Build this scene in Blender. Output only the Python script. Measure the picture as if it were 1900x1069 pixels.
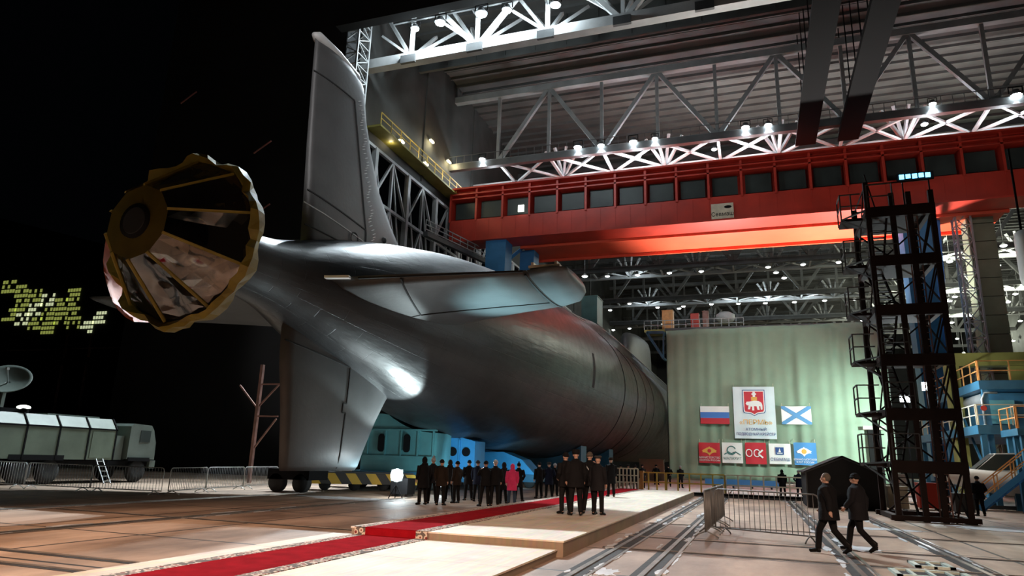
import bpy, bmesh, math, random
from mathutils import Vector, Matrix
random.seed(7)
PI = math.pi
for o in list(bpy.data.objects): bpy.data.objects.remove(o)
SC = bpy.context.scene
COL = SC.collection

# ------------------------------------------------------------------ camera
FPX, CAMZ = 1267.0, 1.85            # focal length in pixels of the 1900 px frame, eye height
def _axes():
    d = lambda x, y: Vector((x-950, -(y-534.5), -FPX))
    y = d(1405, 868).normalized()
    x = -d(-2700, 740); x = (x - y*x.dot(y)).normalized()
    return x, y, x.cross(y)
_ax = _axes()
cam_d = bpy.data.cameras.new('camera'); cam = bpy.data.objects.new('camera', cam_d); COL.objects.link(cam)
cam_d.sensor_width = 36.0; cam_d.lens = 36.0*FPX/1900.0; cam_d.clip_end = 2000; cam_d.clip_start = .1
M3 = Matrix([_ax[0], _ax[1], _ax[2]])
cam.matrix_world = Matrix.Translation((0, 0, CAMZ)) @ M3.to_4x4()
SC.camera = cam
def at(px, py, **k):                 # a point of the place seen at (px, py) on the plane X=, Y= or Z=
    r = M3 @ Vector((px-950, -(py-534.5), -FPX)); a, v = list(k.items())[0]; i = 'XYZ'.index(a)
    return Vector((0, 0, CAMZ)) + r*((v-(0, 0, CAMZ)[i])/r[i])

# ------------------------------------------------------------------ night sky, exposure
w = bpy.data.worlds.new('night'); SC.world = w; w.use_nodes = True
w.node_tree.nodes['Background'].inputs[0].default_value = (.35, .45, .6, 1)
w.node_tree.nodes['Background'].inputs[1].default_value = .0012
SC.view_settings.view_transform = 'Standard'; SC.view_settings.look = 'None'
SC.view_settings.gamma = 1; SC.view_settings.use_curve_mapping = False; SC.view_settings.exposure = 0

# ------------------------------------------------------------------ yard and hall floodlights (light sources)
def light(kind, loc, power, col=(1, 1, 1), size=.5, aim=None, ang=None, blend=.6, parent=None, name='lamp_light'):
    L = bpy.data.lights.new(name, kind); L.energy = power; L.color = col
    if kind == 'AREA': L.size = size
    else: L.shadow_soft_size = size
    o = bpy.data.objects.new(name, L); COL.objects.link(o); o.location = loc
    if aim is not None: o.rotation_euler = (Vector(aim)-Vector(loc)).to_track_quat('-Z', 'Y').to_euler()
    if kind == 'SPOT': L.spot_size = math.radians(ang or 90); L.spot_blend = blend
    if parent: o.parent = parent
    return o
WARM = (1, .66, .47); COOL = (.80, .93, 1.0); TEAL = (.45, .85, 1); BLUE = (.12, .42, 1)
# warm yard floodlights on masts behind the photographer
light('SPOT', (2, -14, 16), 32000, WARM, .6, (-5.5, 7.0, 0), 46, .7, name='yard_light')
light('SPOT', (10, -12, 16), 22000, WARM, .6, (3, 12, 0), 44, .9, name='yard_light')
light('SPOT', (-22, -12, 16), 52000, WARM, .6, (-15.5, 6, 0), 42, .9, name='yard_light')
# pale floodlights of the yard reaching the tail fin, truck and fences
light('SPOT', (-2, -4, 24), 24000, (1, .97, .97), .6, (-17.7, 25, 17.0), 19, .5, name='yard_light')
light('SPOT', (-14, 4, 14), 500, (.85, 1, .92), .8, (-32, 26, 1.5), 40, .9, name='yard_light')

# ------------------------------------------------------------------ materials
def mat(name, col, rough=.6, metal=0., bump=0., bscale=8., var=0., vscale=2., spec=.5, dirt=None):
    m = bpy.data.materials.new(name); m.use_nodes = True; nt = m.node_tree; N = nt.nodes; L = nt.links
    b = N['Principled BSDF']; b.inputs['Roughness'].default_value = rough; b.inputs['Metallic'].default_value = metal
    b.inputs['Specular IOR Level'].default_value = spec
    b.inputs['Base Color'].default_value = (*col, 1)
    tc = N.new('ShaderNodeTexCoord')
    n = N.new('ShaderNodeTexNoise'); n.inputs['Scale'].default_value = vscale; n.inputs['Detail'].default_value = 6
    L.new(tc.outputs['Object'], n.inputs['Vector'])
    r = N.new('ShaderNodeMapRange'); r.inputs['From Min'].default_value = .3; r.inputs['From Max'].default_value = .7
    r.inputs['To Min'].default_value = 1-var; r.inputs['To Max'].default_value = 1+var*.6
    L.new(n.outputs['Fac'], r.inputs['Value'])
    mx = N.new('ShaderNodeMix'); mx.data_type = 'RGBA'; mx.blend_type = 'MULTIPLY'; mx.inputs[0].default_value = 1
    mx.inputs[6].default_value = (*col, 1); L.new(r.outputs[0], mx.inputs[7]); L.new(mx.outputs[2], b.inputs['Base Color'])
    if bump:
        n2 = N.new('ShaderNodeTexNoise'); n2.inputs['Scale'].default_value = bscale; n2.inputs['Detail'].default_value = 4
        L.new(tc.outputs['Object'], n2.inputs['Vector'])
        bp = N.new('ShaderNodeBump'); bp.inputs['Strength'].default_value = bump; bp.inputs['Distance'].default_value = .05
        L.new(n2.outputs['Fac'], bp.inputs['Height']); L.new(bp.outputs[0], b.inputs['Normal'])
    return m
def emit(name, col, s):
    m = bpy.data.materials.new(name); m.use_nodes = True; b = m.node_tree.nodes['Principled BSDF']
    b.inputs['Base Color'].default_value = (*col, 1); b.inputs['Emission Color'].default_value = (*col, 1); b.inputs['Emission Strength'].default_value = s
    return m
M = {}
M['steel'] = mat('grey_painted_steel', (.42, .43, .43), .5, 0, .1, 6, .25, .6)
M['trussshaded'] = mat('grey_truss_steel_shaded', (.20, .205, .205), .55, 0, .1, 6, .25, .6)  # darker copy of the grey steel, backlit shade put into the colour
M['darksteel'] = mat('dark_steel', (.075, .078, .08), .6, .2, .1, 6, .3, .6)
M['black'] = mat('black_steel', (.008, .008, .009), .9, spec=.15)
M['towersteel'] = mat('dark_red_oxide_steel', (.020, .009, .007), .7, 0, .1, 8, .4, 1, .25)
M['roof'] = mat('roof_sheet', (.085, .085, .083), .7, 0, .05, 3, .3, .3)
M['wallpanel'] = mat('wall_panel', (.045, .047, .044), .8, 0, .05, 3, .3, .4)
M['facade'] = mat('black_facade', (.02, .021, .022), .85, 0, .1, 2, .3, .2)
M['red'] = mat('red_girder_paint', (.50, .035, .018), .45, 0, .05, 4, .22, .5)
M['redlit'] = mat('red_girder_paint_lit', (.80, .095, .04), .5, 0, .04, 4, .12, .4)  # lighter copy of the girder red, light on the underside put into the colour
M['blue'] = mat('blue_crane_paint', (.04, .22, .50), .5, 0, .05, 4, .2, .6)
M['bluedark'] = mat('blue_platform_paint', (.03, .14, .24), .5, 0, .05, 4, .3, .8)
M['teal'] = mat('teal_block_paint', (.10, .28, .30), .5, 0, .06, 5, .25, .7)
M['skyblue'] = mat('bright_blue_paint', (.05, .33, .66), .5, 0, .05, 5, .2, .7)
M['olive'] = mat('olive_paint', (.28, .25, .06), .6, 0, .05, 4, .25, .6)
M['greycol'] = mat('grey_green_column', (.25, .29, .20), .7, 0, .08, 4, .2, .5)
M['orange'] = mat('orange_rail_paint', (.65, .30, .09), .5, 0, 0, 4, .25, 2)
M['yellow'] = mat('yellow_rail_paint', (.70, .50, .10), .5, 0, 0, 4, .2, 2)
M['whiterail'] = mat('pale_rail_paint', (.70, .64, .50), .5, 0, 0, 4, .2, 2)
M['glass'] = mat('dark_window_glass', (.035, .045, .042), .4, 0, 0, 4, .5, .25, .3)
M['lens'] = emit('lamp_lens', (.80, .95, 1), 60)
M['lensfar'] = emit('far_lamp_lens', (.95, 1, .96), 14)
M['lenswarm'] = emit('warm_lamp_lens', (1, .86, .45), 14)
M['screen'] = emit('blue_display', (.15, .6, 1), 4)
M['winlit'] = emit('lit_window', (.95, 1, .9), 3)
M['litgreen'] = emit('lit_greenhouse_pane', (.55, .62, .14), .38)
M['winlitdim'] = emit('pale_lit_pane', (.85, .92, .55), .6)
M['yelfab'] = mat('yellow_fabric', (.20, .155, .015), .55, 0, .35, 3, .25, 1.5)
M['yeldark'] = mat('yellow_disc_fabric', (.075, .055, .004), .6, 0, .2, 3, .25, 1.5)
M['orgfab'] = mat('orange_fabric', (.60, .11, .02), .6, 0, .3, 4, .3, 1.5)
M['truck'] = mat('truck_green_paint', (.14, .18, .135), .5, 0, .05, 3, .3, .8)
M['cab'] = mat('truck_cab_paint', (.13, .16, .14), .5, 0, .05, 3, .3, .8)
M['rubber'] = mat('tyre_rubber', (.02, .02, .02), .8)
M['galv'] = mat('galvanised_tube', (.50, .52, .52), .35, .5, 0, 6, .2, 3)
M['tent'] = mat('dark_tent_fabric', (.015, .014, .016), .75, 0, .2, 3, .3, 1)
M['white'] = mat('white_gloss', (.8, .8, .78), .4)
M['concrete'] = mat('concrete', (.30, .28, .25), .85, 0, .3, 5, .3, 1.2)
M['rust'] = mat('rusty_pole', (.30, .16, .13), .7, 0, .1, 6, .3, 2)
M['redrod'] = mat('reddish_rod', (.5, .18, .15), .6)

# ------------------------------------------------------------------ mesh helpers
class MB:
    def __init__(s): s.v = []; s.f = []; s.uv = None
    def add(s, v, f):
        n = len(s.v); s.v += [tuple(p) for p in v]; s.f += [tuple(i+n for i in q) for q in f]; return s
    def box(s, c, d, rz=0., m=None):
        hx, hy, hz = d[0]/2, d[1]/2, d[2]/2; P = []
        for x, y, z in ((-1,-1,-1),(1,-1,-1),(1,1,-1),(-1,1,-1),(-1,-1,1),(1,-1,1),(1,1,1),(-1,1,1)):
            p = Vector((x*hx, y*hy, z*hz))
            if m: p = m @ p
            elif rz: p = Vector((p.x*math.cos(rz)-p.y*math.sin(rz), p.x*math.sin(rz)+p.y*math.cos(rz), p.z))
            P.append(p+Vector(c))
        return s.add(P, [(0,3,2,1),(4,5,6,7),(0,1,5,4),(1,2,6,5),(2,3,7,6),(3,0,4,7)])
    def bb(s, x0, x1, y0, y1, z0, z1): return s.box(((x0+x1)/2, (y0+y1)/2, (z0+z1)/2), (x1-x0, y1-y0, z1-z0))
    def bar(s, a, b, w, h=None):
        a = Vector(a); b = Vector(b); d = b-a; L = d.length
        if L < 1e-5: return s
        q = d.to_track_quat('Z', 'Y').to_matrix()
        return s.box((a+b)/2, (w, h or w, L), m=q)
    def tube(s, pts, r, n=8, cap=True):
        pts = [Vector(p) for p in pts]; k = len(pts); R = r if isinstance(r, (list, tuple)) else [r]*k
        u = None; V = []
        for i, p in enumerate(pts):
            t = (pts[min(i+1, k-1)]-pts[max(i-1, 0)]).normalized()
            if u is None: u = t.orthogonal().normalized()
            u = (u-t*u.dot(t)).normalized(); w_ = t.cross(u)
            ra, rb = R[i] if isinstance(R[i], tuple) else (R[i], R[i])
            V += [p+u*math.cos(2*PI*j/n)*ra+w_*math.sin(2*PI*j/n)*rb for j in range(n)]
        F = [(i*n+j, i*n+(j+1) % n, (i+1)*n+(j+1) % n, (i+1)*n+j) for i in range(k-1) for j in range(n)]
        if cap: F += [tuple(range(n-1, -1, -1)), tuple((k-1)*n+j for j in range(n))]
        return s.add(V, F)
    def rings(s, rs, n=16, cap=True):            # rs: (cx, cy, cz, rx, ry) horizontal rings
        V = []; k = len(rs)
        for cx, cy, cz, rx, ry in rs: V += [(cx+rx*math.cos(2*PI*j/n), cy+ry*math.sin(2*PI*j/n), cz) for j in range(n)]
        F = [(i*n+j, i*n+(j+1) % n, (i+1)*n+(j+1) % n, (i+1)*n+j) for i in range(k-1) for j in range(n)]
        if cap: F += [tuple(range(n-1, -1, -1)), tuple((k-1)*n+j for j in range(n))]
        return s.add(V, F)
    def ball(s, c, r, n=12, k=8, m=None):
        rx, ry, rz = r if isinstance(r, tuple) else (r, r, r); V = []; F = []
        for i in range(k+1):
            a = -PI/2+PI*i/k
            for j in range(n):
                p = Vector((rx*math.cos(a)*math.cos(2*PI*j/n), ry*math.cos(a)*math.sin(2*PI*j/n), rz*math.sin(a)))
                if m: p = m @ p
                V.append(p+Vector(c))
        for i in range(k):
            for j in range(n): F.append((i*n+j, i*n+(j+1) % n, (i+1)*n+(j+1) % n, (i+1)*n+j))
        return s.add(V, F)
    def prism(s, poly, a, b, axis='Y'):           # poly in the two other axes, extruded a..b along axis
        def P(u, v, w_): return {'X': (w_, u, v), 'Y': (u, w_, v), 'Z': (u, v, w_)}[axis]
        n = len(poly); V = [P(u, v, a) for u, v in poly]+[P(u, v, b) for u, v in poly]
        F = [tuple(range(n)), tuple(range(2*n-1, n-1, -1))]+[(i, (i+1) % n, n+(i+1) % n, n+i) for i in range(n)]
        return s.add(V, F)
    def lathe(s, prof, c=(0, 0, 0), axis='Z', n=32, cap=True):   # prof: (r, h)
        V = []; k = len(prof)
        for r, h in prof:
            for j in range(n):
                a, b = r*math.cos(2*PI*j/n), r*math.sin(2*PI*j/n)
                p = {'Z': (a, b, h), 'Y': (a, h, b), 'X': (h, a, b)}[axis]
                V.append(Vector(p)+Vector(c))
        F = [(i*n+j, i*n+(j+1) % n, (i+1)*n+(j+1) % n, (i+1)*n+j) for i in range(k-1) for j in range(n)]
        if cap: F += [tuple(range(n-1, -1, -1)), tuple((k-1)*n+j for j in range(n))]
        return s.add(V, F)
    def mesh(s, name, m=None, smooth=False, off=(0, 0, 0)):
        me = bpy.data.meshes.new(name); o = Vector(off)
        me.from_pydata([tuple(Vector(p)-o) for p in s.v], [], s.f)
        bm = bmesh.new(); bm.from_mesh(me); bmesh.ops.recalc_face_normals(bm, faces=bm.faces); bm.to_mesh(me); bm.free()
        if smooth:
            me.polygons.foreach_set('use_smooth', [True]*len(me.polygons))
        if m: me.materials.append(m)
        return me
    def build(s, name, m, parent=None, smooth=False, label=None, cat=None, group=None, kind=None):
        off = parent_world(parent) if parent else (0, 0, 0)
        o = bpy.data.objects.new(name, s.mesh(name, M[m] if isinstance(m, str) else m, smooth, off)); COL.objects.link(o)
        if parent: o.parent = parent
        tag(o, label, cat, group, kind); return o
def parent_world(p):
    v = Vector((0, 0, 0))
    while p: v += p.location; p = p.parent
    return v
def tag(o, label=None, cat=None, group=None, kind=None):
    if label: o['label'] = label
    if cat: o['category'] = cat
    if group: o['group'] = group
    if kind: o['kind'] = kind
    return o
def empty(name, loc=(0, 0, 0), label=None, cat=None, group=None):
    o = bpy.data.objects.new(name, None); COL.objects.link(o); o.location = loc; o.empty_display_size = .2
    return tag(o, label, cat, group)
def copy_tree(o, parent=None):
    c = o.copy(); COL.objects.link(c); c.parent = parent
    for ch in list(o.children): copy_tree(ch, c)
    return c
def fuse(mb, voxel, name, m, smooth=True):        # weld overlapping volumes into one continuous skin
    me = mb.mesh('tmp'); o = bpy.data.objects.new('tmp', me); COL.objects.link(o)
    md = o.modifiers.new('r', 'REMESH'); md.mode = 'VOXEL'; md.voxel_size = voxel; md.use_smooth_shade = smooth
    dg = bpy.context.evaluated_depsgraph_get(); dg.update()
    r = bpy.data.meshes.new_from_object(o.evaluated_get(dg)); r.name = name
    bpy.data.objects.remove(o); bpy.data.meshes.remove(me)
    r.materials.clear(); r.materials.append(m); r.polygons.foreach_set('use_smooth', [smooth]*len(r.polygons))
    return r
def lerp(a, b, t): return a+(b-a)*t
# ================================================================== the setting
# floor: concrete slabs with joints, damp and dirt patches
def floor_mat():
    m = mat('yard_concrete', (.30, .27, .24), .62, 0, 0); nt = m.node_tree; N = nt.nodes; L = nt.links
    b = N['Principled BSDF']; tc = N.new('ShaderNodeTexCoord')
    br = N.new('ShaderNodeTexBrick'); br.inputs['Scale'].default_value = 1; br.offset = .0
    br.inputs['Brick Width'].default_value = 3.65; br.inputs['Row Height'].default_value = 3.6
    br.inputs['Mortar Size'].default_value = .055; br.inputs['Mortar Smooth'].default_value = .3
    br.inputs['Color1'].default_value = (.44, .31, .22, 1); br.inputs['Color2'].default_value = (.37, .265, .20, 1); br.inputs['Mortar'].default_value = (.03, .027, .025, 1)
    mp = N.new('ShaderNodeMapping'); mp.inputs['Location'].default_value = (2.0, 2.0, 0)
    L.new(tc.outputs['Object'], mp.inputs[0]); L.new(mp.outputs[0], br.inputs['Vector'])
    n = N.new('ShaderNodeTexNoise'); n.inputs['Scale'].default_value = .35; n.inputs['Detail'].default_value = 9; n.inputs['Roughness'].default_value = .65
    mp2 = N.new('ShaderNodeMapping'); mp2.inputs['Scale'].default_value = (1, .35, 1); L.new(tc.outputs['Object'], mp2.inputs[0]); L.new(mp2.outputs[0], n.inputs['Vector'])
    cr = N.new('ShaderNodeValToRGB'); cr.color_ramp.elements[0].position = .38; cr.color_ramp.elements[0].color = (.42, .39, .37, 1)
    cr.color_ramp.elements[1].position = .62; cr.color_ramp.elements[1].color = (1.15, 1.15, 1.15, 1); L.new(n.outputs['Fac'], cr.inputs[0])
    mx = N.new('ShaderNodeMix'); mx.data_type = 'RGBA'; mx.blend_type = 'MULTIPLY'; mx.inputs[0].default_value = 1
    L.new(br.outputs['Color'], mx.inputs[6]); L.new(cr.outputs[0], mx.inputs[7]); L.new(mx.outputs[2], b.inputs['Base Color'])
    n3 = N.new('ShaderNodeTexNoise'); n3.inputs['Scale'].default_value = 3; n3.inputs['Detail'].default_value = 8; L.new(tc.outputs['Object'], n3.inputs['Vector'])
    rr = N.new('ShaderNodeMapRange'); rr.inputs['To Min'].default_value = .35; rr.inputs['To Max'].default_value = .8; L.new(n.outputs['Fac'], rr.inputs['Value']); L.new(rr.outputs[0], b.inputs['Roughness'])
    bp = N.new('ShaderNodeBump'); bp.inputs['Strength'].default_value = .5; bp.inputs['Distance'].default_value = .03; L.new(n3.outputs['Fac'], bp.inputs['Height']); L.new(bp.outputs[0], b.inputs['Normal'])
    return m
M['floor'] = floor_mat()
MB().bb(-260, 120, -30, 300, -.5, 0).build('floor', 'floor', kind='structure')
M['snow'] = mat('packed_snow', (.50, .51, .53), .7, 0, .6, 6, .25, 2)
M['groove'] = mat('dark_groove', (.018, .015, .013), .8, 0, .3, 6, .3, 2)
M['railtop'] = mat('worn_rail_steel', (.32, .28, .25), .35, .7, .1, 8, .4, 2)
# rail tracks set in the floor, running into the hall
def rail_track(x, y0, y1, label, gauge=.0, snow=True):
    e = empty('rail_track', (x, y0, 0), label, 'rail', 'rails set in the yard floor')
    MB().bb(x-.20, x+.20, y0, y1, 0, .006).build('groove', 'groove', e)
    MB().bb(x-.05, x+.05, y0, y1, 0.004, .03).build('rail', 'railtop', e)
    MB().bb(x+.24, x+.30, y0, y1, 0.0, .025).build('edge_angle', 'railtop', e)
    if snow:
        mb = MB(); y = y0
        while y < min(y1, 48):
            l = random.uniform(.3, 1.5); w_ = random.uniform(.03, .10); xx = x+random.choice((-1, 1))*random.uniform(.15, .34)
            n = 13; poly = []
            for j in range(n):
                a = 2*PI*j/n; poly.append((xx+w_*math.cos(a)*random.uniform(.3, 1.5), y+l/2+l/2*math.sin(a)*random.uniform(.7, 1.2)))
            mb.prism(poly, .0, random.uniform(.008, .022), 'Z'); y += l*random.uniform(.7, 1.6)
        tag(mb.build('snow', 'snow', e), kind='stuff')
for x, l in ((-3.05, 'rail track hugging the right edge of the timber stage'), (-1.95, 'rail track between the stage and the left barriers of the pen'),
             (1.72, 'rail track running under the pen and the two walkers'), (4.05, 'rail track leading to the foot of the scaffold tower'),
             (-15.4, 'rail track left of the red carpet, nearest one'), (-20.9, 'rail track in front of the row of fence panels')):
    rail_track(x, 2 if abs(x) < 12 else 6, 140 if x > -10 else 30, l)
def cross_groove(y, x0, x1, label, w_=.14):
    e = empty('floor_channel', (x0, y, 0), label, 'channel', 'channels crossing the yard floor')
    MB().bb(x0, x1, y-w_/2, y+w_/2, 0, .007).build('groove', 'groove', e)
    MB().bb(x0, x1, y+w_/2, y+w_/2+.035, 0, .022).build('edge_angle', 'railtop', e)
for y, x0, x1, l in ((8.35, -24, -9.4, 'dark channel across the floor nearest the camera left of the carpet'), (9.35, -24, -9.4, 'dark floor channel second from the front left of the carpet'),
                     (15.95, -20, -9.0, 'dark floor channel meeting the corner of the upper stage'), (16.2, -3.4, 12, 'floor channel crossing in front of the walking pair'),
                     (19.0, -3.4, 12, 'floor channel crossing at the feet of the barrier pen'), (23.5, -3.4, 12, 'floor channel crossing behind the front barrier')):
    cross_groove(y, x0, x1, l)
# steel grating frames with snow in them at the lower right
def grating(x, y, wx, wy, n, label):
    e = empty('floor_frame', (x, y, 0), label, 'floor frame', 'pale steel frames set in the floor')
    mb = MB(); t = .1
    mb.bb(x, x+wx, y, y+t, 0, .05).bb(x, x+wx, y+wy-t, y+wy, 0, .05).bb(x, x+t, y, y+wy, 0, .05).bb(x+wx-t, x+wx, y, y+wy, 0, .05)
    for i in range(1, n): mb.bb(x+wx*i/n-.03, x+wx*i/n+.03, y, y+wy, 0, .045)
    mb.build('frame', M['palesteel'], e)
    MB().bb(x+.12, x+wx-.12, y+.12, y+wy-.12, 0, .012).build('pit_cover', 'groove', e)
M['palesteel'] = mat('pale_galvanised_steel', (.50, .58, .52), .5, .2, .3, 10, .3, 3)
grating(2.3, 14.9, 1.3, 1.0, 4, 'pale green steel frame in the floor beside the walkers')
grating(2.9, 16.5, .7, .9, 2, 'small pale steel floor frame behind the front one')
grating(2.6, 13.2, 1.7, 1.2, 5, 'pale steel floor frame at the bottom edge of the picture')
def patch(x, y, rx, ry, label, seed):
    rd = random.Random(seed); n = 22
    poly = [(x+rx*math.cos(2*PI*j/n)*rd.uniform(.55, 1.2), y+ry*math.sin(2*PI*j/n)*rd.uniform(.55, 1.2)) for j in range(n)]
    MB().prism(poly, 0, .012, 'Z').build('snow_patch', 'snow', label=label, cat='snow', group='thin snow patches on the yard')
patch(-2.6, 12.6, .25, .5, 'snow patch beside the lower stage corner', 1)
patch(3.6, 26.5, 1.5, .5, 'snow patch in front of the scaffold tower', 2)
patch(8.6, 30, 2.2, 1.4, 'snow patch right of the scaffold tower foot', 3)
patch(2.3, 19.6, .5, .7, 'snow patch behind the walking pair', 4)
patch(-17, 27.2, 2.6, 1.0, 'snow patch on the ground by the floodlight', 5)

# ---- hall shell: big door opening at Y=50, hall runs away along Y
HX0, HX1, HY0, HY1, CZ = -34.0, 62.0, 50.0, 262.0, 48.5
mb = MB(); mb.bb(-55.5, HX0, 47.5, 49.5, 0, 62).build('wall_front_left', 'facade', kind='structure')
mb = MB(); mb.bb(HX0, 78, 45.6, 46.6, 39.5, 62).build('wall_front_lintel', 'facade', kind='structure')
MB().bb(HX1, 78, 45.6, 46.6, 0, 39.5).build('wall_front_right', 'facade', kind='structure')
mb = MB()
mb.bb(HX0-.6, HX0, 49.6, HY1, 31.5, CZ+.4)
for k in range(15): mb.bb(HX0-.05, HX0+.12, 50+k*14-.25, 50+k*14+.25, 31.5, CZ)
mb.bb(HX0-.05, HX0+.25, 49.6, HY1, 31.2, 31.7)
mb.build('wall_left', 'wallpanel', kind='structure')
MB().bb(HX0-9, HX0-8.4, 49.6, HY1, 0, 31.5).build('wall_left_aisle', 'facade', kind='structure')
MB().bb(HX1, HX1+.6, 49.6, HY1, 0, CZ+.4).build('wall_right', 'wallpanel', kind='structure')
MB().bb(HX0-9, HX1, HY1, HY1+.6, 0, CZ+.4).build('wall_back', 'facade', kind='structure')
mb = MB(); mb.bb(HX0, HX1, 46.6, HY1, CZ, CZ+.3)
y = 51.0; k = 0
while y < HY1:
    mb.bb(HX0, HX1, y-.09, y+.09, CZ-.35, CZ)
    if k % 3 == 0: mb.bb(HX0, HX1, y+.5, y+.95, CZ-.14, CZ)
    y += 1.9; k += 1
mb.build('ceiling', 'roof', kind='structure')
# fascia of vertical sheets just inside the door
mb = MB(); mb.bb(HX0, HX1, 61.8, 62.0, 44.6, CZ)
for i in range(28): mb.bb(HX0+i*3.45-.05, HX0+i*3.45+.05, 61.7, 61.8, 44.6, CZ)
mb.bb(HX0, HX1, 61.6, 62.0, 44.3, 44.6)
mb.build('trim_1', 'wallpanel', kind='structure')
# left door jamb: tall lattice column
def lattice_column(x, y, w_, z0, z1, step, name, m, label, cat, t=.14, group=None):
    e = empty(name, (x, y, z0), label, cat, group)
    mb = MB()
    for sx in (-1, 1):
        for sy in (-1, 1): mb.bar((x+sx*w_/2, y+sy*w_/2, z0), (x+sx*w_/2, y+sy*w_/2, z1), t)
    mb.build('post', m, e)
    mb = MB(); z = z0; k = 0
    while z < z1-.1:
        zz = min(z+step, z1)
        for a, b in (((-1,-1),(1,-1)), ((1,-1),(1,1)), ((1,1),(-1,1)), ((-1,1),(-1,-1))):
            if k % 2: a, b = b, a
            mb.bar((x+a[0]*w_/2, y+a[1]*w_/2, z), (x+b[0]*w_/2, y+b[1]*w_/2, zz), t*.55)
            mb.bar((x+a[0]*w_/2, y+a[1]*w_/2, zz), (x+b[0]*w_/2, y+b[1]*w_/2, zz), t*.55)
        z = zz; k += 1
    mb.build('lacing', m, e)
    return e
lattice_column(HX0+.2, 48.6, 1.9, .02, 42.9, 1.15, 'lattice_column', 'steel', 'bright steel lattice column at the left jamb of the hall door', 'column', .16)

# ---- roof trusses
def plate_node(mb, p, s=.55): mb.box(p, (s*1.9, .5, s))
def main_truss(y, zb, zt, pan, x_off, label, chord=.75, web=.42, m='steel', back=None):
    e = empty('roof_truss', (HX0, y, zb), label, 'truss', 'roof trusses spanning the hall')
    MB().bb(HX0, HX1, y-chord/2, y+chord/2, zb-chord/2, zb+chord/2).build('bottom_chord', m, e)
    MB().bb(HX0, HX1, y-chord/2, y+chord/2, zt-chord/2, zt+chord/2).build('top_chord', m, e)
    mb = MB(); x = x_off; k = 0
    while x < HX0: x += pan; k += 1
    xs = []
    while x <= HX1: xs.append((x, k)); x += pan; k += 1
    for i, (x, k) in enumerate(xs):
        mb.bar((x, y, zb), (x, y, zt), web*.8)
        if i+1 < len(xs):
            if k % 2 == 0: mb.bar((x, y, zb), (xs[i+1][0], y, zt), web)
            else: mb.bar((x, y, zt), (xs[i+1][0], y, zb), web)
    mb.build('web_members', m, e)
    mb = MB()
    for x, k in xs: plate_node(mb, (x, y, zb if k % 2 == 0 else zt))
    mb.build('gusset_plates', m, e)
    return e, [x for x, k in xs]
# door truss with its fans of struts
e, xs = main_truss(50.4, 38.1, 46, 6.67, -35.4, 'roof truss right over the hall door with brightly lit bottom chord', .95, .42)
mb = MB()
for x in xs:
    for dx, dy in ((-2.6, 4.5), (0, 4.8), (2.6, 4.5), (-3.3, 1.2)): mb.bar((x, 50.5, 38.3), (x+dx, 50.4+dy, 43.6), .3)
    mb.bar((x-3.3, 50.4, 41.2), (x+.1, 50.4, 38.3), .22)
mb.build('struts', 'steel', e)
mb = MB(); mb.bb(-30, -10, 48.8, 49.0, 41.05, 41.2)
for x in xs[1:4]: mb.bar((x, 48.9, 41.1), (x, 50.4, 41.1), .12)
mb.build('lamp_rail', 'darksteel', e)
for x in xs: MB().bb(x-.75, x+.75, 49.7, 50.0, 37.4, 38.2).build('node_box', 'darksteel', e)
tr_lab = ['roof truss over the red crane girder, nearest full one', 'roof truss second beyond the red crane, high above', 'roof truss seen below the crane girder, upper one',
          'roof truss seen below the crane girder with bright bottom chord', 'roof truss third down below the crane girder', 'far roof truss low over the curtain',
          'farthest roof truss just over the curtain top']
for i, y in enumerate((72, 97, 122, 147, 172, 197, 222)):
    e, xs = main_truss(y, 37.0, 46.2, 6.45, -34.45-6.45, tr_lab[i], .8, .46 if i < 2 else .55, 'trussshaded' if i in (0, 2, 3, 4, 5) else 'darksteel')
    if i < 5:                                   # flat lattice between the twin bottom chords, lit from the lamps
        mb = MB(); yb = y+7
        mb.bb(HX0, HX1, yb-.3, yb+.3, 36.9, 37.5)
        for j, x in enumerate(xs):
            mb.bar((x, y, 37.2), (x, yb, 37.2), .3)
            if j+1 < len(xs):
                mb.bar((x, y, 37.2), (xs[j+1], yb, 37.2), .26); mb.bar((x, yb, 37.2), (xs[j+1], y, 37.2), .26)
            if j % 2:
                for dx, dz in ((-2.2, 3.4), (-.9, 3.8), (.6, 3.8), (2.2, 3.4)): mb.bar((x, yb, 37.2), (x+dx, yb-1.2, 37.2+dz), .3)
        mb.build('bottom_lattice', 'steel', e)
        mb = MB(); mb.bb(HX0, HX1, y-1.1, y-.45, 36.2, 37.0)       # lamp catwalk
        for j in range(0, 96): mb.bar((HX0+j, y-1.1, 37.0), (HX0+j, y-1.1, 38.0), .05)
        mb.bb(HX0, HX1, y-1.13, y-1.07, 37.95, 38.02).build('catwalk', 'darksteel', e)
# runway beams hung under the roof along the hall, dark
for x0, l in ((5.8, 'dark hanging runway beam, left of the pair under the roof'), (9.9, 'dark hanging runway beam, right of the pair under the roof')):
    e = empty('runway_beam', (x0, 47, 35.4), l, 'beam', 'pair of dark runway beams')
    MB().bb(x0, x0+1.7, 47, 73, 35.5, 36.4).build('web', 'black', e)
    MB().bb(x0-.15, x0+1.85, 47, 73, 35.3, 35.5).build('flange', 'black', e)
    mb = MB()
    for y in range(48, 73, 4): mb.bar((x0+.8, y, 36.4), (x0+.8, y, 48), .1)
    mb.build('hangers', 'black', e)
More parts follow.
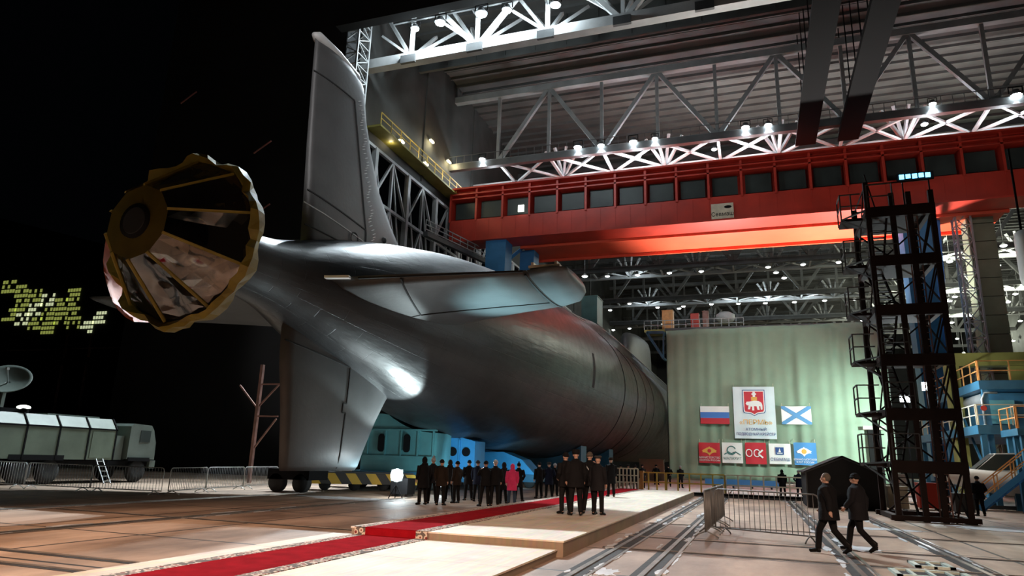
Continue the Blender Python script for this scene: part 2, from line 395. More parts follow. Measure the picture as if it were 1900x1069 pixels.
# left wall bracing under the panelled part
e = empty('wall_bracing', (HX0, 50, 0), 'steel wall bracing under the panelled left hall wall', 'bracing')
mb = MB()
for z in (25.8, 31.0, 18): mb.bar((HX0+.4, 50, z), (HX0+.4, 130, z), .3)
mb.build('rail_beams', 'steel', e)
mb = MB(); y = 50; k = 0
while y < 130:
    mb.bar((HX0+.4, y, 8), (HX0+.4, y, 31), .5 if k % 2 else .25)
    mb.bar((HX0+.4, y, 25.8 if k % 2 else 31), (HX0+.4, y+3.4, 31 if k % 2 else 25.8), .22)
    mb.bar((HX0+.4, y, 18 if k % 2 else 25.8), (HX0+.4, y+3.4, 25.8 if k % 2 else 18), .2)
    mb.bar((HX0+.4, y, 31), (HX0+.4, y+3.4, 18), .14)
    y += 3.4; k += 1
mb.build('braces', 'steel', e)
e = empty('wall_gallery', (HX0, 50, 31), 'yellow-lit service gallery along the left hall wall', 'gallery')
MB().bb(HX0, HX0+1.6, 52, 82, 32.6, 32.8).build('deck', 'olive', e)
mb = MB()
for y in range(52, 83, 2): mb.bar((HX0+1.6, y, 32.8), (HX0+1.6, y, 34), .07)
mb.bar((HX0+1.6, 52, 34), (HX0+1.6, 82, 34), .08); mb.bar((HX0+1.6, 52, 33.4), (HX0+1.6, 82, 33.4), .06)
mb.build('railing', 'yellow', e)
e = empty('access_stair', (-29, 62, 14), 'steel access stair with handrails sloping down behind the submarine', 'stair')
mb = MB(); a = at(790, 425, X=-30); b = at(905, 480, X=-30)
for dz in (0, .5, 1.0): mb.bar(a+Vector((0, 0, dz)), b+Vector((0, 0, dz)), .09)
for i in range(9):
    p = a.lerp(b, i/8); mb.bar(p, p+Vector((0, 0, 1)), .07)
mb.build('handrail', 'steel', e)
MB().bar(a-Vector((0, 0, .5)), b-Vector((0, 0, .5)), .5, .5).build('stringer', 'darksteel', e)
# ================================================================== hall lamps
def lamp_proto():
    e = empty('floodlight', (0, 0, 0))
    MB().lathe([(.22, .25), (.25, .1), (.42, -.12), (.42, -.16)], (0, 0, 0), 'Z', 16).build('housing', 'darksteel', e, True)
    MB().ball((0, 0, -.2), (.36, .36, .16), 14, 8).build('lens', 'lens', e, True)
    MB().bar((-.44, 0, 0), (-.44, 0, .5), .06).bar((.44, 0, 0), (.44, 0, .5), .06).bar((-.44, 0, .5), (.44, 0, .5), .06).build('bracket', 'black', e)
    return e
LP = lamp_proto(); PLACED = set()
def place(proto, loc, label, group, s=1., cat='floodlight', rz=0):
    o = copy_tree(proto) if proto.name in PLACED else proto
    PLACED.add(proto.name); o.location = loc; o.scale = (s, s, s); o.rotation_euler.z = rz
    return tag(o, label, cat, group)
door_l = [(-26.0, 45.9, 1.0), (-23.5, 45.7, 1.25), (-19.7, 45.6, 1.35), (-17.5, 45.8, 1.1), (-13.5, 46.3, 1.2)]
nm = ['leftmost', 'second from the left', 'middle', 'fourth from the left', 'rightmost']
for i, (x, y, s) in enumerate(door_l):
    p = Vector((0, 0, CAMZ))+(Vector((x, y, 38))-Vector((0, 0, CAMZ)))*(48.9/45.9)
    place(LP, p, nm[i]+' floodlight in the row above the hall door truss', 'floodlights above the door truss', s)
    light('SPOT', p-Vector((0, 0, .4)), (125000, 125000, 62000, 7000, 4000)[i], COOL, .3, (-18.5, 31, 12), 64, .7, name='floodlight_or_fill')
    light('POINT', p-Vector((0, 0, .75)), 1500, COOL, .3, name='floodlight_spill')
mid_l = [(895,293,1.05,72),(1072,270,1.2,72),(1115,267,1.0,72),(1175,260,1.2,72),(1215,255,.9,72),(1185,288,.8,76),(1325,275,.8,76),(1383,233,1.1,72),(1425,229,1.0,72),(1730,190,.9,72),(1885,173,1.3,72),(1715,228,.9,76)]
mn = ['floodlight on the catwalk nearest the left wall', 'big floodlight first of the cluster of four on the catwalk', 'floodlight second of the cluster of four on the catwalk', 'big floodlight third of the cluster of four on the catwalk',
      'small floodlight last of the cluster of four on the catwalk', 'small floodlight hanging just below the cluster of four', 'small floodlight between the two lamp clusters over the crane', 'left one of the two floodlights in the middle of the catwalk',
      'right one of the two floodlights in the middle of the catwalk', 'floodlight on the catwalk right of the runway beams', 'large floodlight at the right edge high over the crane', 'low floodlight over the crane below its right neighbour']
for i, (px, py, s, y) in enumerate(mid_l):
    p = at(px, py, Y=y-1.2 if y == 72 else y)
    place(LP, p, mn[i], 'floodlights over the red crane', s)
    light('SPOT', p-Vector((0, 0, .4)), 5500*s, COOL, .3, (p.x, p.y-3, 0), 110, .8, name='floodlight_or_fill')
    light('POINT', (p.x, 74.6, 35.8), 1000*s, COOL, .3, name='floodlight_spill')  # added point light, set off the lamp to whiten the bottom lattice
# many small high-bay lamps far inside the hall
pb = empty('high_bay_lamp', (0, 0, 0))
MB().lathe([(.12, .35), (.2, .2), (.5, 0), (.5, -.05)], (0, 0, 0), 'Z', 12).build('shade', 'steel', pb, True)
MB().ball((0, 0, -.08), (.42, .42, .18), 10, 6).build('bulb', 'lensfar', pb, True)
far_l = [(1127,512,122),(1182,497,122),(1183,510,123),(1242,506,122),(1301,503,122),(1425,495,122),(1440,505,124),(1490,490,122),(1556,486,122),
         (1132,575,148),(1168,563,148),(1220,570,148),(1268,568,148),(1320,564,148),(1370,563,148),(1420,562,148),(1474,560,148),(1530,557,148),(1585,555,148),
         (1138,612,172),(1168,609,172),(1509,604,172),(1600,594,172),(1260,572,150),
         (1762,484,110),(1845,470,110),(1850,492,112),(1862,455,110),(1762,558,150),(1772,550,150),(1848,555,150),(1870,560,152),(1884,545,150),(1838,592,172),(1868,600,172),(1893,595,172),
         (1766,598,172),(1776,628,200),(1788,655,200),(1868,625,200),(1880,632,200),(1892,628,200),(1850,655,222),(1870,655,222),(1884,655,222),(1896,655,222),(1758,640,200),
         (1085,512,100),(1096,560,120),(1455,515,125),(1230,600,172)]
for i, (px, py, y) in enumerate(far_l):
    y = {100: 97, 110: 104, 112: 104, 120: 122, 123: 122, 124: 122, 125: 122, 148: 147, 150: 147, 152: 154, 200: 197}.get(y, y)
    p = at(px, py, Y=y)
    side = 'left of the scaffold tower under the crane girder' if px < 1650 else 'right of the scaffold tower, deep in the hall'
    row = {104: 'nearest row', 97: 'nearest row', 122: 'upper row', 123: 'upper row', 124: 'upper row', 125: 'upper row'}.get(y, 'middle row' if y in (147, 154) else 'lowest row' if y > 160 else 'nearest row')
    place(pb, p, 'small hanging high-bay lamp, %s, %s' % (row, side), 'high-bay lamps, %s %s' % (row, 'left' if px < 1650 else 'right'), 1.0, 'lamp')
    lampo = [c for c in COL.objects if c.name.startswith('high_bay_lamp')][-1] if i else pb
    if p.z < 36.4: MB().bar(p+Vector((0, 0, .2)), (p.x, p.y, 36.75), .05).build('stem', 'steel', lampo)
# lights of those rows that brighten the far trusses
for x, y, pw in ((-20, 125.5, 500), (4, 150.5, 1500), (-3, 150.5, 900), (-21, 150.5, 700), (12, 150.5, 700), (30, 125.5, 6000), (42, 125.5, 5000), (36, 150.5, 7000), (50, 150.5, 6000), (46, 175.5, 7000), (30, 175.5, 5000), (27, 100.5, 2500), (56, 200.5, 6000), (40, 200.5, 5000)):
    light('POINT', (x, y, 35.9), pw, COOL if x < 20 else (.95, 1, .8), .4, name='high_bay_light')
# yellow gallery lamps on the left wall
gl = empty('gallery_lamp', (0, 0, 0))
MB().bb(-.5, .5, -.12, .12, 0, .15).build('housing', 'steel', gl); MB().bb(-.45, .45, -.1, .1, -.1, 0).build('tube', 'lenswarm', gl)
for i, (px, py, x, l) in enumerate(((718, 258, -33.2, 'first gallery lamp on the left hall wall beside the tail fin'), (745, 262, -33.0, 'second gallery lamp on the left hall wall'), (790, 304, -32.8, 'gallery lamp at the far end of the left gallery'), (801, 262, -32.5, 'gallery lamp under the truss end'), (833, 300, -31, 'gallery lamp over the crane end'))):
    p = at(px, py, X=-33.75); place(gl, p, l, 'gallery lamps on the left wall', 1, 'lamp', PI/2)
    light('POINT', p-Vector((-.5, 0, .4)), 200, (1, .85, .5), .3, name='gallery_light')
# floodlights standing on the ground
def ground_lamp(p, aim, label, s=1., h=1.):
    e = empty('standing_floodlight', (p[0], p[1], 0), label, 'floodlight', 'floodlights on stands')
    d = (Vector(aim)-Vector(p)).normalized(); q = d.to_track_quat('Z', 'Y').to_matrix()
    mb = MB(); z = p[2]
    for a in (0, 2.1, 4.2): mb.bar((p[0]+.35*s*math.cos(a), p[1]+.35*s*math.sin(a), 0.01), (p[0], p[1], z*.6), .035)
    mb.bar((p[0], p[1], z*.3), (p[0], p[1], z-.1), .05).build('stand', 'black', e)
    mb = MB(); mb.box(Vector(p)-d*.12*s, (.5*s, .5*s, .18*s), m=q).build('housing', 'darksteel', e)
    mb = MB(); mb.ball(Vector(p)+d*.02*s, (.27*s, .27*s, .1*s), 14, 8, q).build('lens', 'lens', e, True)
    return e
ground_lamp((-15.55, 28.8, 1.02), (-6, 8, 1.2), 'glaring floodlight on a stand under the tail, left of the crowd', 1.05)
# ================================================================== the submarine
AX, AZ = -17.74, 8.66
def hull_mat():
    m = mat('rubber_tiled_hull', (.040, .042, .045), .36, 0, 0, 4, .22, .5, .28); nt = m.node_tree; N = nt.nodes; L = nt.links
    b = N['Principled BSDF']; tc = N.new('ShaderNodeTexCoord'); uv = N.new('ShaderNodeUVMap')
    br = N.new('ShaderNodeTexBrick'); br.inputs['Scale'].default_value = 1; br.inputs['Brick Width'].default_value = 2.4; br.inputs['Row Height'].default_value = 1.35
    br.inputs['Mortar Size'].default_value = .02; br.inputs['Mortar Smooth'].default_value = .4; br.inputs['Color1'].default_value = (1, 1, 1, 1); br.inputs['Color2'].default_value = (.84, .84, .84, 1); br.inputs['Mortar'].default_value = (.55, .55, .55, 1)
    L.new(uv.outputs[0], br.inputs['Vector'])
    src = b.inputs['Base Color'].links[0].from_socket
    mx = N.new('ShaderNodeMix'); mx.data_type = 'RGBA'; mx.blend_type = 'MULTIPLY'; mx.inputs[0].default_value = 1
    L.new(src, mx.inputs[6]); L.new(br.outputs['Color'], mx.inputs[7]); L.new(mx.outputs[2], b.inputs['Base Color'])
    n = N.new('ShaderNodeTexNoise'); n.inputs['Scale'].default_value = 1.1; n.inputs['Detail'].default_value = 7; L.new(tc.outputs['Object'], n.inputs['Vector'])
    mp = N.new('ShaderNodeMapping'); mp.inputs['Scale'].default_value = (5, .5, 5); L.new(tc.outputs['Object'], mp.inputs[0])
    n2 = N.new('ShaderNodeTexNoise'); n2.inputs['Scale'].default_value = .6; n2.inputs['Detail'].default_value = 5; L.new(mp.outputs[0], n2.inputs['Vector'])
    rr = N.new('ShaderNodeMapRange'); rr.inputs['To Min'].default_value = .26; rr.inputs['To Max'].default_value = .52; L.new(n.outputs['Fac'], rr.inputs['Value']); L.new(rr.outputs[0], b.inputs['Roughness'])
    ad = N.new('ShaderNodeMath'); ad.operation = 'ADD'; L.new(br.outputs['Fac'], ad.inputs[0]); ad2 = N.new('ShaderNodeMath'); ad2.operation = 'MULTIPLY'; ad2.inputs[1].default_value = -.35
    L.new(ad.outputs[0], ad2.inputs[0]); ad.inputs[1].default_value = 0
    s = N.new('ShaderNodeMath'); s.operation = 'ADD'; L.new(ad2.outputs[0], s.inputs[0]); L.new(n2.outputs['Fac'], s.inputs[1])
    bp = N.new('ShaderNodeBump'); bp.inputs['Strength'].default_value = .35; bp.inputs['Distance'].default_value = .06; L.new(s.outputs[0], bp.inputs['Height']); L.new(bp.outputs[0], b.inputs['Normal'])
    return m
M['hull'] = hull_mat()
M['fin'] = mat('fin_rubber', (.07, .072, .074), .5, 0, .12, 5, .2, .7, .5)
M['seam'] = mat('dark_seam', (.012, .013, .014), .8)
M['weld'] = mat('pale_rung_marks', (.45, .46, .46), .5)
sub = empty('submarine', (AX, 18, 0), 'huge dark grey submarine rolling stern-first out of the hall', 'submarine')
prof = [(17.6, .55), (18.2, .95), (19, 1.12), (20, 1.22), (21, 1.36), (22, 1.62), (23.2, 2.02), (24.7, 2.52), (26.5, 3.02), (28.5, 3.55), (31, 4.1), (34, 4.72), (37, 5.2), (41, 5.7), (45, 6.02), (50, 6.3), (56, 6.5), (62, 6.55)]+[(y, 6.55) for y in range(68, 135, 6)]+[(138, 6.2), (142, 5.5), (146, 4.4), (149, 3.0), (150.5, 1.2)]
def hull_r(y):
    for (a, r0), (b, r1) in zip(prof, prof[1:]):
        if a <= y <= b:
            return lerp(r0, r1, (y-a)/(b-a))
    return 0.5
mb = MB(); n = 96; V = []; 
ys = []
for (a, r0), (b, r1) in zip(prof, prof[1:]):
    k = max(1, int((b-a)/.8))
    for i in range(k): ys.append(a+(b-a)*i/k)
ys.append(prof[-1][0])
def crs(y):                                    # smooth interpolation of the profile
    for i in range(len(prof)-1):
        if prof[i][0] <= y <= prof[i+1][0]:
            p0 = prof[max(i-1, 0)]; p1 = prof[i]; p2 = prof[i+1]; p3 = prof[min(i+2, len(prof)-1)]
            h = p2[0]-p1[0]; t = (y-p1[0])/h
            m1 = (p2[1]-p0[1])/(p2[0]-p0[0]+1e-9)*h; m2 = (p3[1]-p1[1])/(p3[0]-p1[0]+1e-9)*h
            return (2*t**3-3*t*t+1)*p1[1]+(t**3-2*t*t+t)*m1+(-2*t**3+3*t*t)*p2[1]+(t**3-t*t)*m2
    return prof[-1][1]
mb.lathe([(crs(y), y) for y in ys], (AX, 0, AZ), 'Y', n)
hull = mb.build('hull', 'hull', sub, True)
me = hull.data; uvl = me.uv_layers.new(name='UVMap')
for lp in me.loops:
    co = me.vertices[lp.vertex_index].co+Vector((AX, 18, 0))
    a = math.atan2(co.z-AZ, co.x-AX); uvl.data[lp.index].uv = (co.y, (a if a > -PI/2-.001 else a+2*PI)*6.2)
# deck casing along the back
mb = MB(); V = []; n = 15; ks = [54, 57, 60, 64, 68, 74, 82, 90, 100, 112, 124, 134]
for y in ks:
    t = min(1, (y-54)/14.); t = t*t*(3-2*t); h = .02+1.05*t; r = crs(y)
    for j in range(n):
        a = lerp(50, 130, j/(n-1)); ar = math.radians(a)
        e_ = math.sin(PI*j/(n-1)); e_ = min(1, e_*2.4)
        V.append((AX+(r-.12+h*e_)*math.cos(ar), y, AZ+(r-.12+h*e_)*math.sin(ar)))
F = [(i*n+j, i*n+j+1, (i+1)*n+j+1, (i+1)*n+j) for i in range(len(ks)-1) for j in range(n-1)]
F.append(tuple(range(n))); F.append(tuple((len(ks)-1)*n+j for j in range(n-1, -1, -1)))
mb.add(V, F); mb.build('deck_casing', 'hull', sub, True)
# raised seam rings and edge strips
for y in (63.5, 71, 77, 83): 
    r = crs(y)+.02
    MB().tube([(AX+r*math.cos(math.radians(a)), y, AZ+r*math.sin(math.radians(a))) for a in range(-70, 84, 4)], .03, 6).build('hull_seam', 'seam' if y < 75 else 'fin', sub)
for a in (54, 60):
    MB().tube([(AX+(crs(y)+.03+(.9 if a > 56 else 0)*min(1, max(0, (y-56)/14.)))*math.cos(math.radians(a)), y, AZ+(crs(y)+.03+(.9 if a > 56 else 0)*min(1, max(0, (y-56)/14.)))*math.sin(math.radians(a))) for y in range(48, 126, 3)], .045, 6).build('casing_edge', 'steel', sub)
def on_hull(y, deg, off=0.):
    r = crs(y)+off; a = math.radians(deg); return Vector((AX+r*math.cos(a), y, AZ+r*math.sin(a)))
# find the place on the hull seen at a pixel
def hull_at(px, py):
    best = None; r0 = M3 @ Vector((px-950, -(py-534.5), -FPX)); r0.normalize(); o = Vector((0, 0, CAMZ))
    t = 10.
    while t < 170:
        p = o+r0*t
        if 17.6 < p.y < 150 and math.hypot(p.x-AX, p.z-AZ) < crs(p.y): return p
        t += .1
    return None
slot = hull_at(1098, 655), hull_at(1101, 720)
if slot[0] and slot[1]:
    y = (slot[0].y+slot[1].y)/2; a0 = math.degrees(math.atan2(slot[0].z-AZ, slot[0].x-AX)); a1 = math.degrees(math.atan2(slot[1].z-AZ, slot[1].x-AX))
    V = []; F = []
    for i in range(9):
        a = lerp(a0, a1, i/8)
        V += [on_hull(y-.3, a, .015), on_hull(y+.3, a, .015)]
        if i: F.append((2*i-2, 2*i-1, 2*i+1, 2*i))
    MB().add(V, F).build('side_slot', 'seam', sub, label='dark vertical slot in the hull side')
# fins: sections along the span (span position, trailing y, leading y, half thickness, offset)
def fin(name, secs, frame, m='fin', n=14):
    V = []; F = []
    for s, yt, yl, th in secs:
        for j in range(2*n):
            if j < n: t = j/n; sg = 1
            else: t = 1-(j-n)/n; sg = -1
            y = lerp(yt, yl, t)
            c = 1-t                               # 0 at leading edge
            prof_ = 1.9*math.sqrt(max(c, 0))*(1-c)**.75+.10*c if c < 1 else .10
            h = th*max(.06 if 0 < t < 1 else .0, prof_)*1.05
            if t == 0: h = th*.10
            V.append(frame(s, y, sg*h))
    k = 2*n; q = len(secs)
    for i in range(q-1):
        for j in range(k): F.append((i*k+j, i*k+(j+1) % k, (i+1)*k+(j+1) % k, (i+1)*k+j))
    F.append(tuple(range(k-1, -1, -1))); F.append(tuple((q-1)*k+j for j in range(k)))
    return MB().add(V, F).build(name, m, sub, True)
fv = lambda s, y, h: (AX+h, y, AZ+s)
fd = lambda s, y, h: (AX+h, y, AZ-s)
fr = lambda s, y, h: (AX+s, y, AZ+h)
fl = lambda s, y, h: (AX-s, y, AZ+h)
# upper fin
up = [(1.2, 22.9, 35.5, .75), (2.1, 22.85, 33.6, .7), (3.0, 22.8, 32.5, .62), (3.9, 22.75, 31.6, .6), (4.8, 22.7, 30.4, .55), (6.2, 22.6, 28.9, .5), (7.9, 22.52, 27.8, .45), (9.4, 22.45, 27.1, .4), (10.5, 22.42, 26.8, .37), (11.0, 22.4, 26.6, .34), (11.3, 22.4, 26.2, .30), (11.42, 22.4, 25.8, .2)]
fin('upper_fin', up, fv)
MB().tube([(AX, 22.3, AZ+11.42), (AX, 22.6, AZ+11.47), (AX, 24.2, AZ+11.45), (AX, 25.8, AZ+11.3), (AX, 26.5, AZ+10.9)], [.1, .26, .28, .24, .1], 14).build('fin_tip_tube', 'steel', sub, True)
def strip_on(frame, pts, w_, th_fn, name='panel_seam', m='seam'):
    mb = MB()
    for (s0, y0), (s1, y1) in zip(pts, pts[1:]):
        mb.bar(frame(s0, y0, th_fn(s0, y0)), frame(s1, y1, th_fn(s1, y1)), w_, w_)
    return mb.build(name, m, sub)
def th_of(secs, sgn=1):
    def f(s, y):
        for a, b in zip(secs, secs[1:]):
            if a[0] <= s <= b[0]:
                t = (s-a[0])/(b[0]-a[0]); yt = lerp(a[1], b[1], t); yl = lerp(a[2], b[2], t); th = lerp(a[3], b[3], t)
                c = 1-(y-yt)/(yl-yt); c = min(max(c, .001), 1)
                return sgn*th*(1.9*math.sqrt(c)*(1-c)**.75+.10*c)*1.05
        return 0
    return f
T = th_of(up)
def dense(pts, k=6):
    out = []
    for (a, b), (c, d) in zip(pts, pts[1:]): out += [(lerp(a, c, i/k), lerp(b, d, i/k)) for i in range(k)]
    return out+[pts[-1]]
strip_on(fv, dense([(9.7, 22.5), (9.75, 25.4), (9.7, 25.4)]), .06, T)
strip_on(fv, dense([(9.7, 25.4), (3.55, 27.1), (2.2, 27.2)]), .07, T)
strip_on(fv, dense([(4.2, 22.9), (3.7, 27.1)]), .06, T)
strip_on(fv, dense([(3.6, 22.8), (2.75, 29.8), (2.3, 33.2)]), .05, T, m='steel')
strip_on(fv, dense([(2.65, 22.95), (2.45, 27.2)]), .05, T)
mb = MB(); 
for i in range(48):                             # row of rung marks up the fin
    s = lerp(2.2, 9.9, i/47); y = lerp(28.0, 26.0, i/47)+.16*math.sin(i*.9)
    h = T(s, y)+.01; mb.bar(fv(s, y-.11, h+.01), fv(s+.12, y+.11, h+.01), .05, .03)
mb.build('rung_marks', 'weld', sub)
p = fv(3.75, 28.8, T(3.75, 28.8)); MB().ball(p, (.14, .16, .16), 14, 10).build('round_port', 'seam', sub, True)
q = fv(3.0, 26.2, T(3.0, 26.2)+.02)
MB().tube([Vector(q)+Vector((.005, .3*math.cos(a*PI/10), .3*math.sin(a*PI/10))) for a in range(21)], .025, 5).build('round_hatch', 'seam', sub)
# lower fin
lo = [(1.0, 22.6, 33.5, .6), (1.9, 22.3, 32.9, .7), (2.9, 22.35, 32.2, .75), (3.6, 22.45, 31.6, .75), (4.2, 22.6, 31.0, .72), (5.2, 22.8, 30.2, .66), (6.6, 23.0, 29.3, .58), (7.3, 23.1, 28.95, .5), (7.5, 23.2, 28.7, .35)]
fin('lower_fin', lo, fd)
TL = th_of(lo)
strip_on(fd, dense([(2.4, 22.5), (3.0, 26.6), (4.6, 26.6), (4.6, 26.35), (5.0, 26.35), (5.0, 26.6), (7.4, 26.6)], 5), .06, TL)
# stern planes
pl = [(1.6, 22.6, 34.5, .5), (2.4, 22.6, 33.0, .75), (3.2, 22.6, 32.2, .7), (4.2, 22.6, 31.4, .6), (6.0, 22.75, 30.5, .5), (8.0, 22.95, 29.6, .42), (10.0, 23.15, 28.8, .36)]
tipp = [(10.06, 23.15, 28.8, .36), (11.0, 22.9, 28.0, .33), (11.45, 22.9, 26.8, .26), (11.6, 23.0, 26.0, .15)]
for nm_, fr_ in (('stern_plane', fr), ('stern_plane', fl)):
    fin(nm_, pl, fr_)
    fin('plane_tip', tipp, fr_)
TP = th_of(pl, -1)
strip_on(fr, dense([(5.04, 22.75), (3.74, 27.15), (9.83, 27.0)]), .07, TP)
strip_on(fr, dense([(9.95, 23.3), (9.95, 28.5)]), .08, TP)
strip_on(fr, dense([(2.5, 27.4), (3.74, 27.15)]), .05, TP)
strip_on(fr, dense([(3.2, 22.64), (9.9, 23.15)]), .07, lambda s, y: .0)
mb = MB(); mb.bb(AX+10.1, AX+11.3, 23.2, 23.7, AZ+.12, AZ+.22); mb.bb(AX+10.2, AX+10.3, 23.2, 23.7, AZ+.2, AZ+.34).bb(AX+11.1, AX+11.2, 23.2, 23.7, AZ+.2, AZ+.34).build('tip_tread', 'whiterail', sub, label='small pale tread on the plane tip')
mb = MB().tube([fr(2.2, 30.0, -.5), fr(3.2, 31.6, -.55), fr(3.9, 32.4, -.5), fr(4.1, 33.3, -.45)], [.3, .5, .45, .1], 14)
mb.build('root_fairing', 'fin', sub, True)
MB().bar(fr(1.9, 22.3, .02), fr(2.9, 22.5, .02), .25, .10).build('root_flap', 'white', sub, label='small white flap at the plane root')
# sail far forward
secs = []
mb = MB(); V = []; n = 24
for z, k in ((13.5, 1.02), (16, 1.0), (18.5, .97), (20.4, .93), (21.2, .84), (21.6, .6)):
    for j in range(n):
        a = 2*PI*j/n; x = 2.0*k*math.sin(a); yy = (9.5 if math.cos(a) > 0 else 11.5)*k*math.cos(a)
        V.append((AX+x, 112+yy*(1 if math.cos(a) > 0 else 1), z))
F = [(i*n+j, i*n+(j+1) % n, (i+1)*n+(j+1) % n, (i+1)*n+j) for i in range(5) for j in range(n)]+[tuple(5*n+j for j in range(n))]
mb.add(V, F).build('sail', 'fin', sub, True)

# ---- fabric cover over the propeller
cv = empty('propeller_cover', (AX, 15, AZ-2), 'yellow-edged transparent propeller cover like a big umbrella on the submarine stern', 'cover')
NS = 10
def cp(r, y, k, off=0.): a = 2*PI*(k+off)/NS+.25; return Vector((AX+r*math.cos(a), y, AZ+r*math.sin(a)))
def film_mat():
    m = bpy.data.materials.new('clear_wrinkled_film'); m.use_nodes = True; nt = m.node_tree; N = nt.nodes; L = nt.links
    N.remove(N['Principled BSDF']); out = N['Material Output']
    tr = N.new('ShaderNodeBsdfTransparent'); tr.inputs[0].default_value = (.80, .78, .70, 1)
    gl = N.new('ShaderNodeBsdfGlossy'); gl.inputs['Roughness'].default_value = .07; gl.inputs['Color'].default_value = (1, 1, 1, 1)
    n = N.new('ShaderNodeTexNoise'); n.inputs['Scale'].default_value = .8; n.inputs['Detail'].default_value = 1; tc = N.new('ShaderNodeTexCoord'); L.new(tc.outputs['Object'], n.inputs['Vector'])
    bp = N.new('ShaderNodeBump'); bp.inputs['Strength'].default_value = .5; bp.inputs['Distance'].default_value = .3; L.new(n.outputs['Fac'], bp.inputs['Height']); L.new(bp.outputs[0], gl.inputs['Normal'])
    mx = N.new('ShaderNodeMixShader'); mx.inputs[0].default_value = .13; L.new(tr.outputs[0], mx.inputs[1]); L.new(gl.outputs[0], mx.inputs[2]); L.new(mx.outputs[0], out.inputs[0])
    return m
M['film'] = film_mat()
mb = MB(); R0, R1 = 1.22, 2.80
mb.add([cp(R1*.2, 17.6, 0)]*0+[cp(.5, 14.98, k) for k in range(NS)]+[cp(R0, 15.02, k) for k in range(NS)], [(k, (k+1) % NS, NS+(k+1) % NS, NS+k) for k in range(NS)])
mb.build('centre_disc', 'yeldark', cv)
MB().lathe([(.56, 14.9), (.56, 15.3), (.4, 15.35)], (AX, 0, AZ), 'Y', 24).build('hub', 'black', cv, True)
mb = MB(); mb.lathe([(.42, 14.88), (.45, 14.92)], (AX, 0, AZ), 'Y', 24).build('hub_plate', 'seam', cv)
mb = MB(); V = []; F = []; st = 6
for k in range(NS):
    b = len(V)
    for i in range(st+1):
        t = i/st; r = lerp(R0, R1, t); y = 15.02+1.88*t
        for j in range(4):
            u = j/3; p = cp(r, y, k).lerp(cp(r, y, k+1), u); sag = .16*math.sin(PI*u)*math.sin(PI*t)
            V.append(p+Vector((0, sag*1.4, 0)))
    F += [(b+i*4+j, b+i*4+j+1, b+(i+1)*4+j+1, b+(i+1)*4+j) for i in range(st) for j in range(3)]
mb.add(V, F).build('film', 'film', cv)
for k in range(NS):
    pts = [cp(lerp(R0, R1, i/6), 14.97+1.86*(i/6), k) for i in range(7)]
    MB().tube(pts, [(.055, .02)]*7, 6).build('rib', 'yelfab', cv)
# skirt gathered round the rim with scalloped peaks
rd = random.Random(3); V = []; m_ = 60; lev = [(2.76, 16.95), (2.86, 16.82), (2.99, 17.05), (2.94, 17.25), (2.2, 17.5), (1.1, 17.9)]
for i, (r, y) in enumerate(lev):
    for j in range(m_):
        k = j*NS/m_; ph = abs(((k+.0) % 1)-.5)*2         # 1 at the ribs
        rr = r+(.22*ph-.10)*(1 if i in (1, 2, 3) else .4)+rd.uniform(-.05, .05)*(i > 0)
        p = cp(rr, y+rd.uniform(-.09, .09)-(.25*ph if i in (1, 2) else 0), k); V.append(p)
F = [(i*m_+j, i*m_+(j+1) % m_, (i+1)*m_+(j+1) % m_, (i+1)*m_+j) for i in range(len(lev)-1) for j in range(m_)]
MB().add(V, F).build('skirt', 'yelfab', cv)
# orange strip on the far left side of the skirt and glossy lashings
V = []; F = []
for j in range(13):
    k = lerp(3.6, 6.2, j/12)
    V += [cp(3.12, 16.6, k)+Vector((0, rd.uniform(-.05, .05), 0)), cp(3.2+rd.uniform(-.04, .04), 17.0, k), cp(3.1, 17.6, k)]
    if j: F += [(3*j-3, 3*j-2, 3*j+1, 3*j), (3*j-2, 3*j-1, 3*j+2, 3*j+1)]
MB().add(V, F).build('orange_strip', 'orgfab', cv, True, label='orange fabric strip on the left edge')
# dark propeller boss and blades behind the film
pr = MB(); pr.lathe([(.2, 15.4), (.6, 15.9), (.85, 17.0), (.9, 18.0)], (AX, 0, AZ), 'Y', 24)
pr.build('shaft_boss', 'black', sub, True)
MB().lathe([(.9, 17.05), (2.74, 17.0), (2.74, 17.06), (.9, 17.1)], (AX, 0, AZ), 'Y', 40, False).build('interior_dark_disc', 'seam', cv)  # added dark disc that makes the space behind the film black
# ---- keel blocks, carriages and striped beam under the hull
kb = empty('keel_cradle', (-20, 38, 0), 'large teal steel cradle with two oval slots under the submarine tail', 'cradle')
def cradle_poly(x0, x1, z0, zt, yy, sink=.0):
    top = []
    for i in range(13):
        x = lerp(x0, x1, i/12); dx = x-AX; r = crs(yy)+.06
        z = AZ-math.sqrt(max(r*r-dx*dx, .2)) if abs(dx) < r else zt
        top.append((x, min(z, zt)))
    return [(x0, z0)]+[]+top+[(x1, z0)]
z1 = 4.35
MB().prism(cradle_poly(-22.6, -17.6, 1.0, z1, 38), 37.2, 39.2, 'Y').build('body', 'teal', kb)
mb = MB()
for x in (-22.2, -21.0, -19.9, -18.8, -17.8): mb.bb(x-.05, x+.05, 37.1, 37.2, 1.9, min(3.4, z1))
mb.bb(-22.6, -17.6, 37.05, 37.2, 1.75, 1.9).bb(-22.6, -17.6, 37.05, 37.2, 3.35, 3.45).build('stiffeners', 'teal', kb)
for x in (-21.2, -19.5):
    poly = [(x+.2*math.cos(a)+0, 2.62+(.32 if math.sin(a) > 0 else -.32)+.2*math.sin(a)) for a in [2*PI*j/24 for j in range(24)]]
    MB().prism(poly, 37.0, 37.13, 'Y').build('oval_slot', 'black', kb)
mb = MB(); mb.bb(-22.9, -17.4, 36.8, 39.6, .45, 1.0)
mb.build('base_beam', 'bluedark', kb)
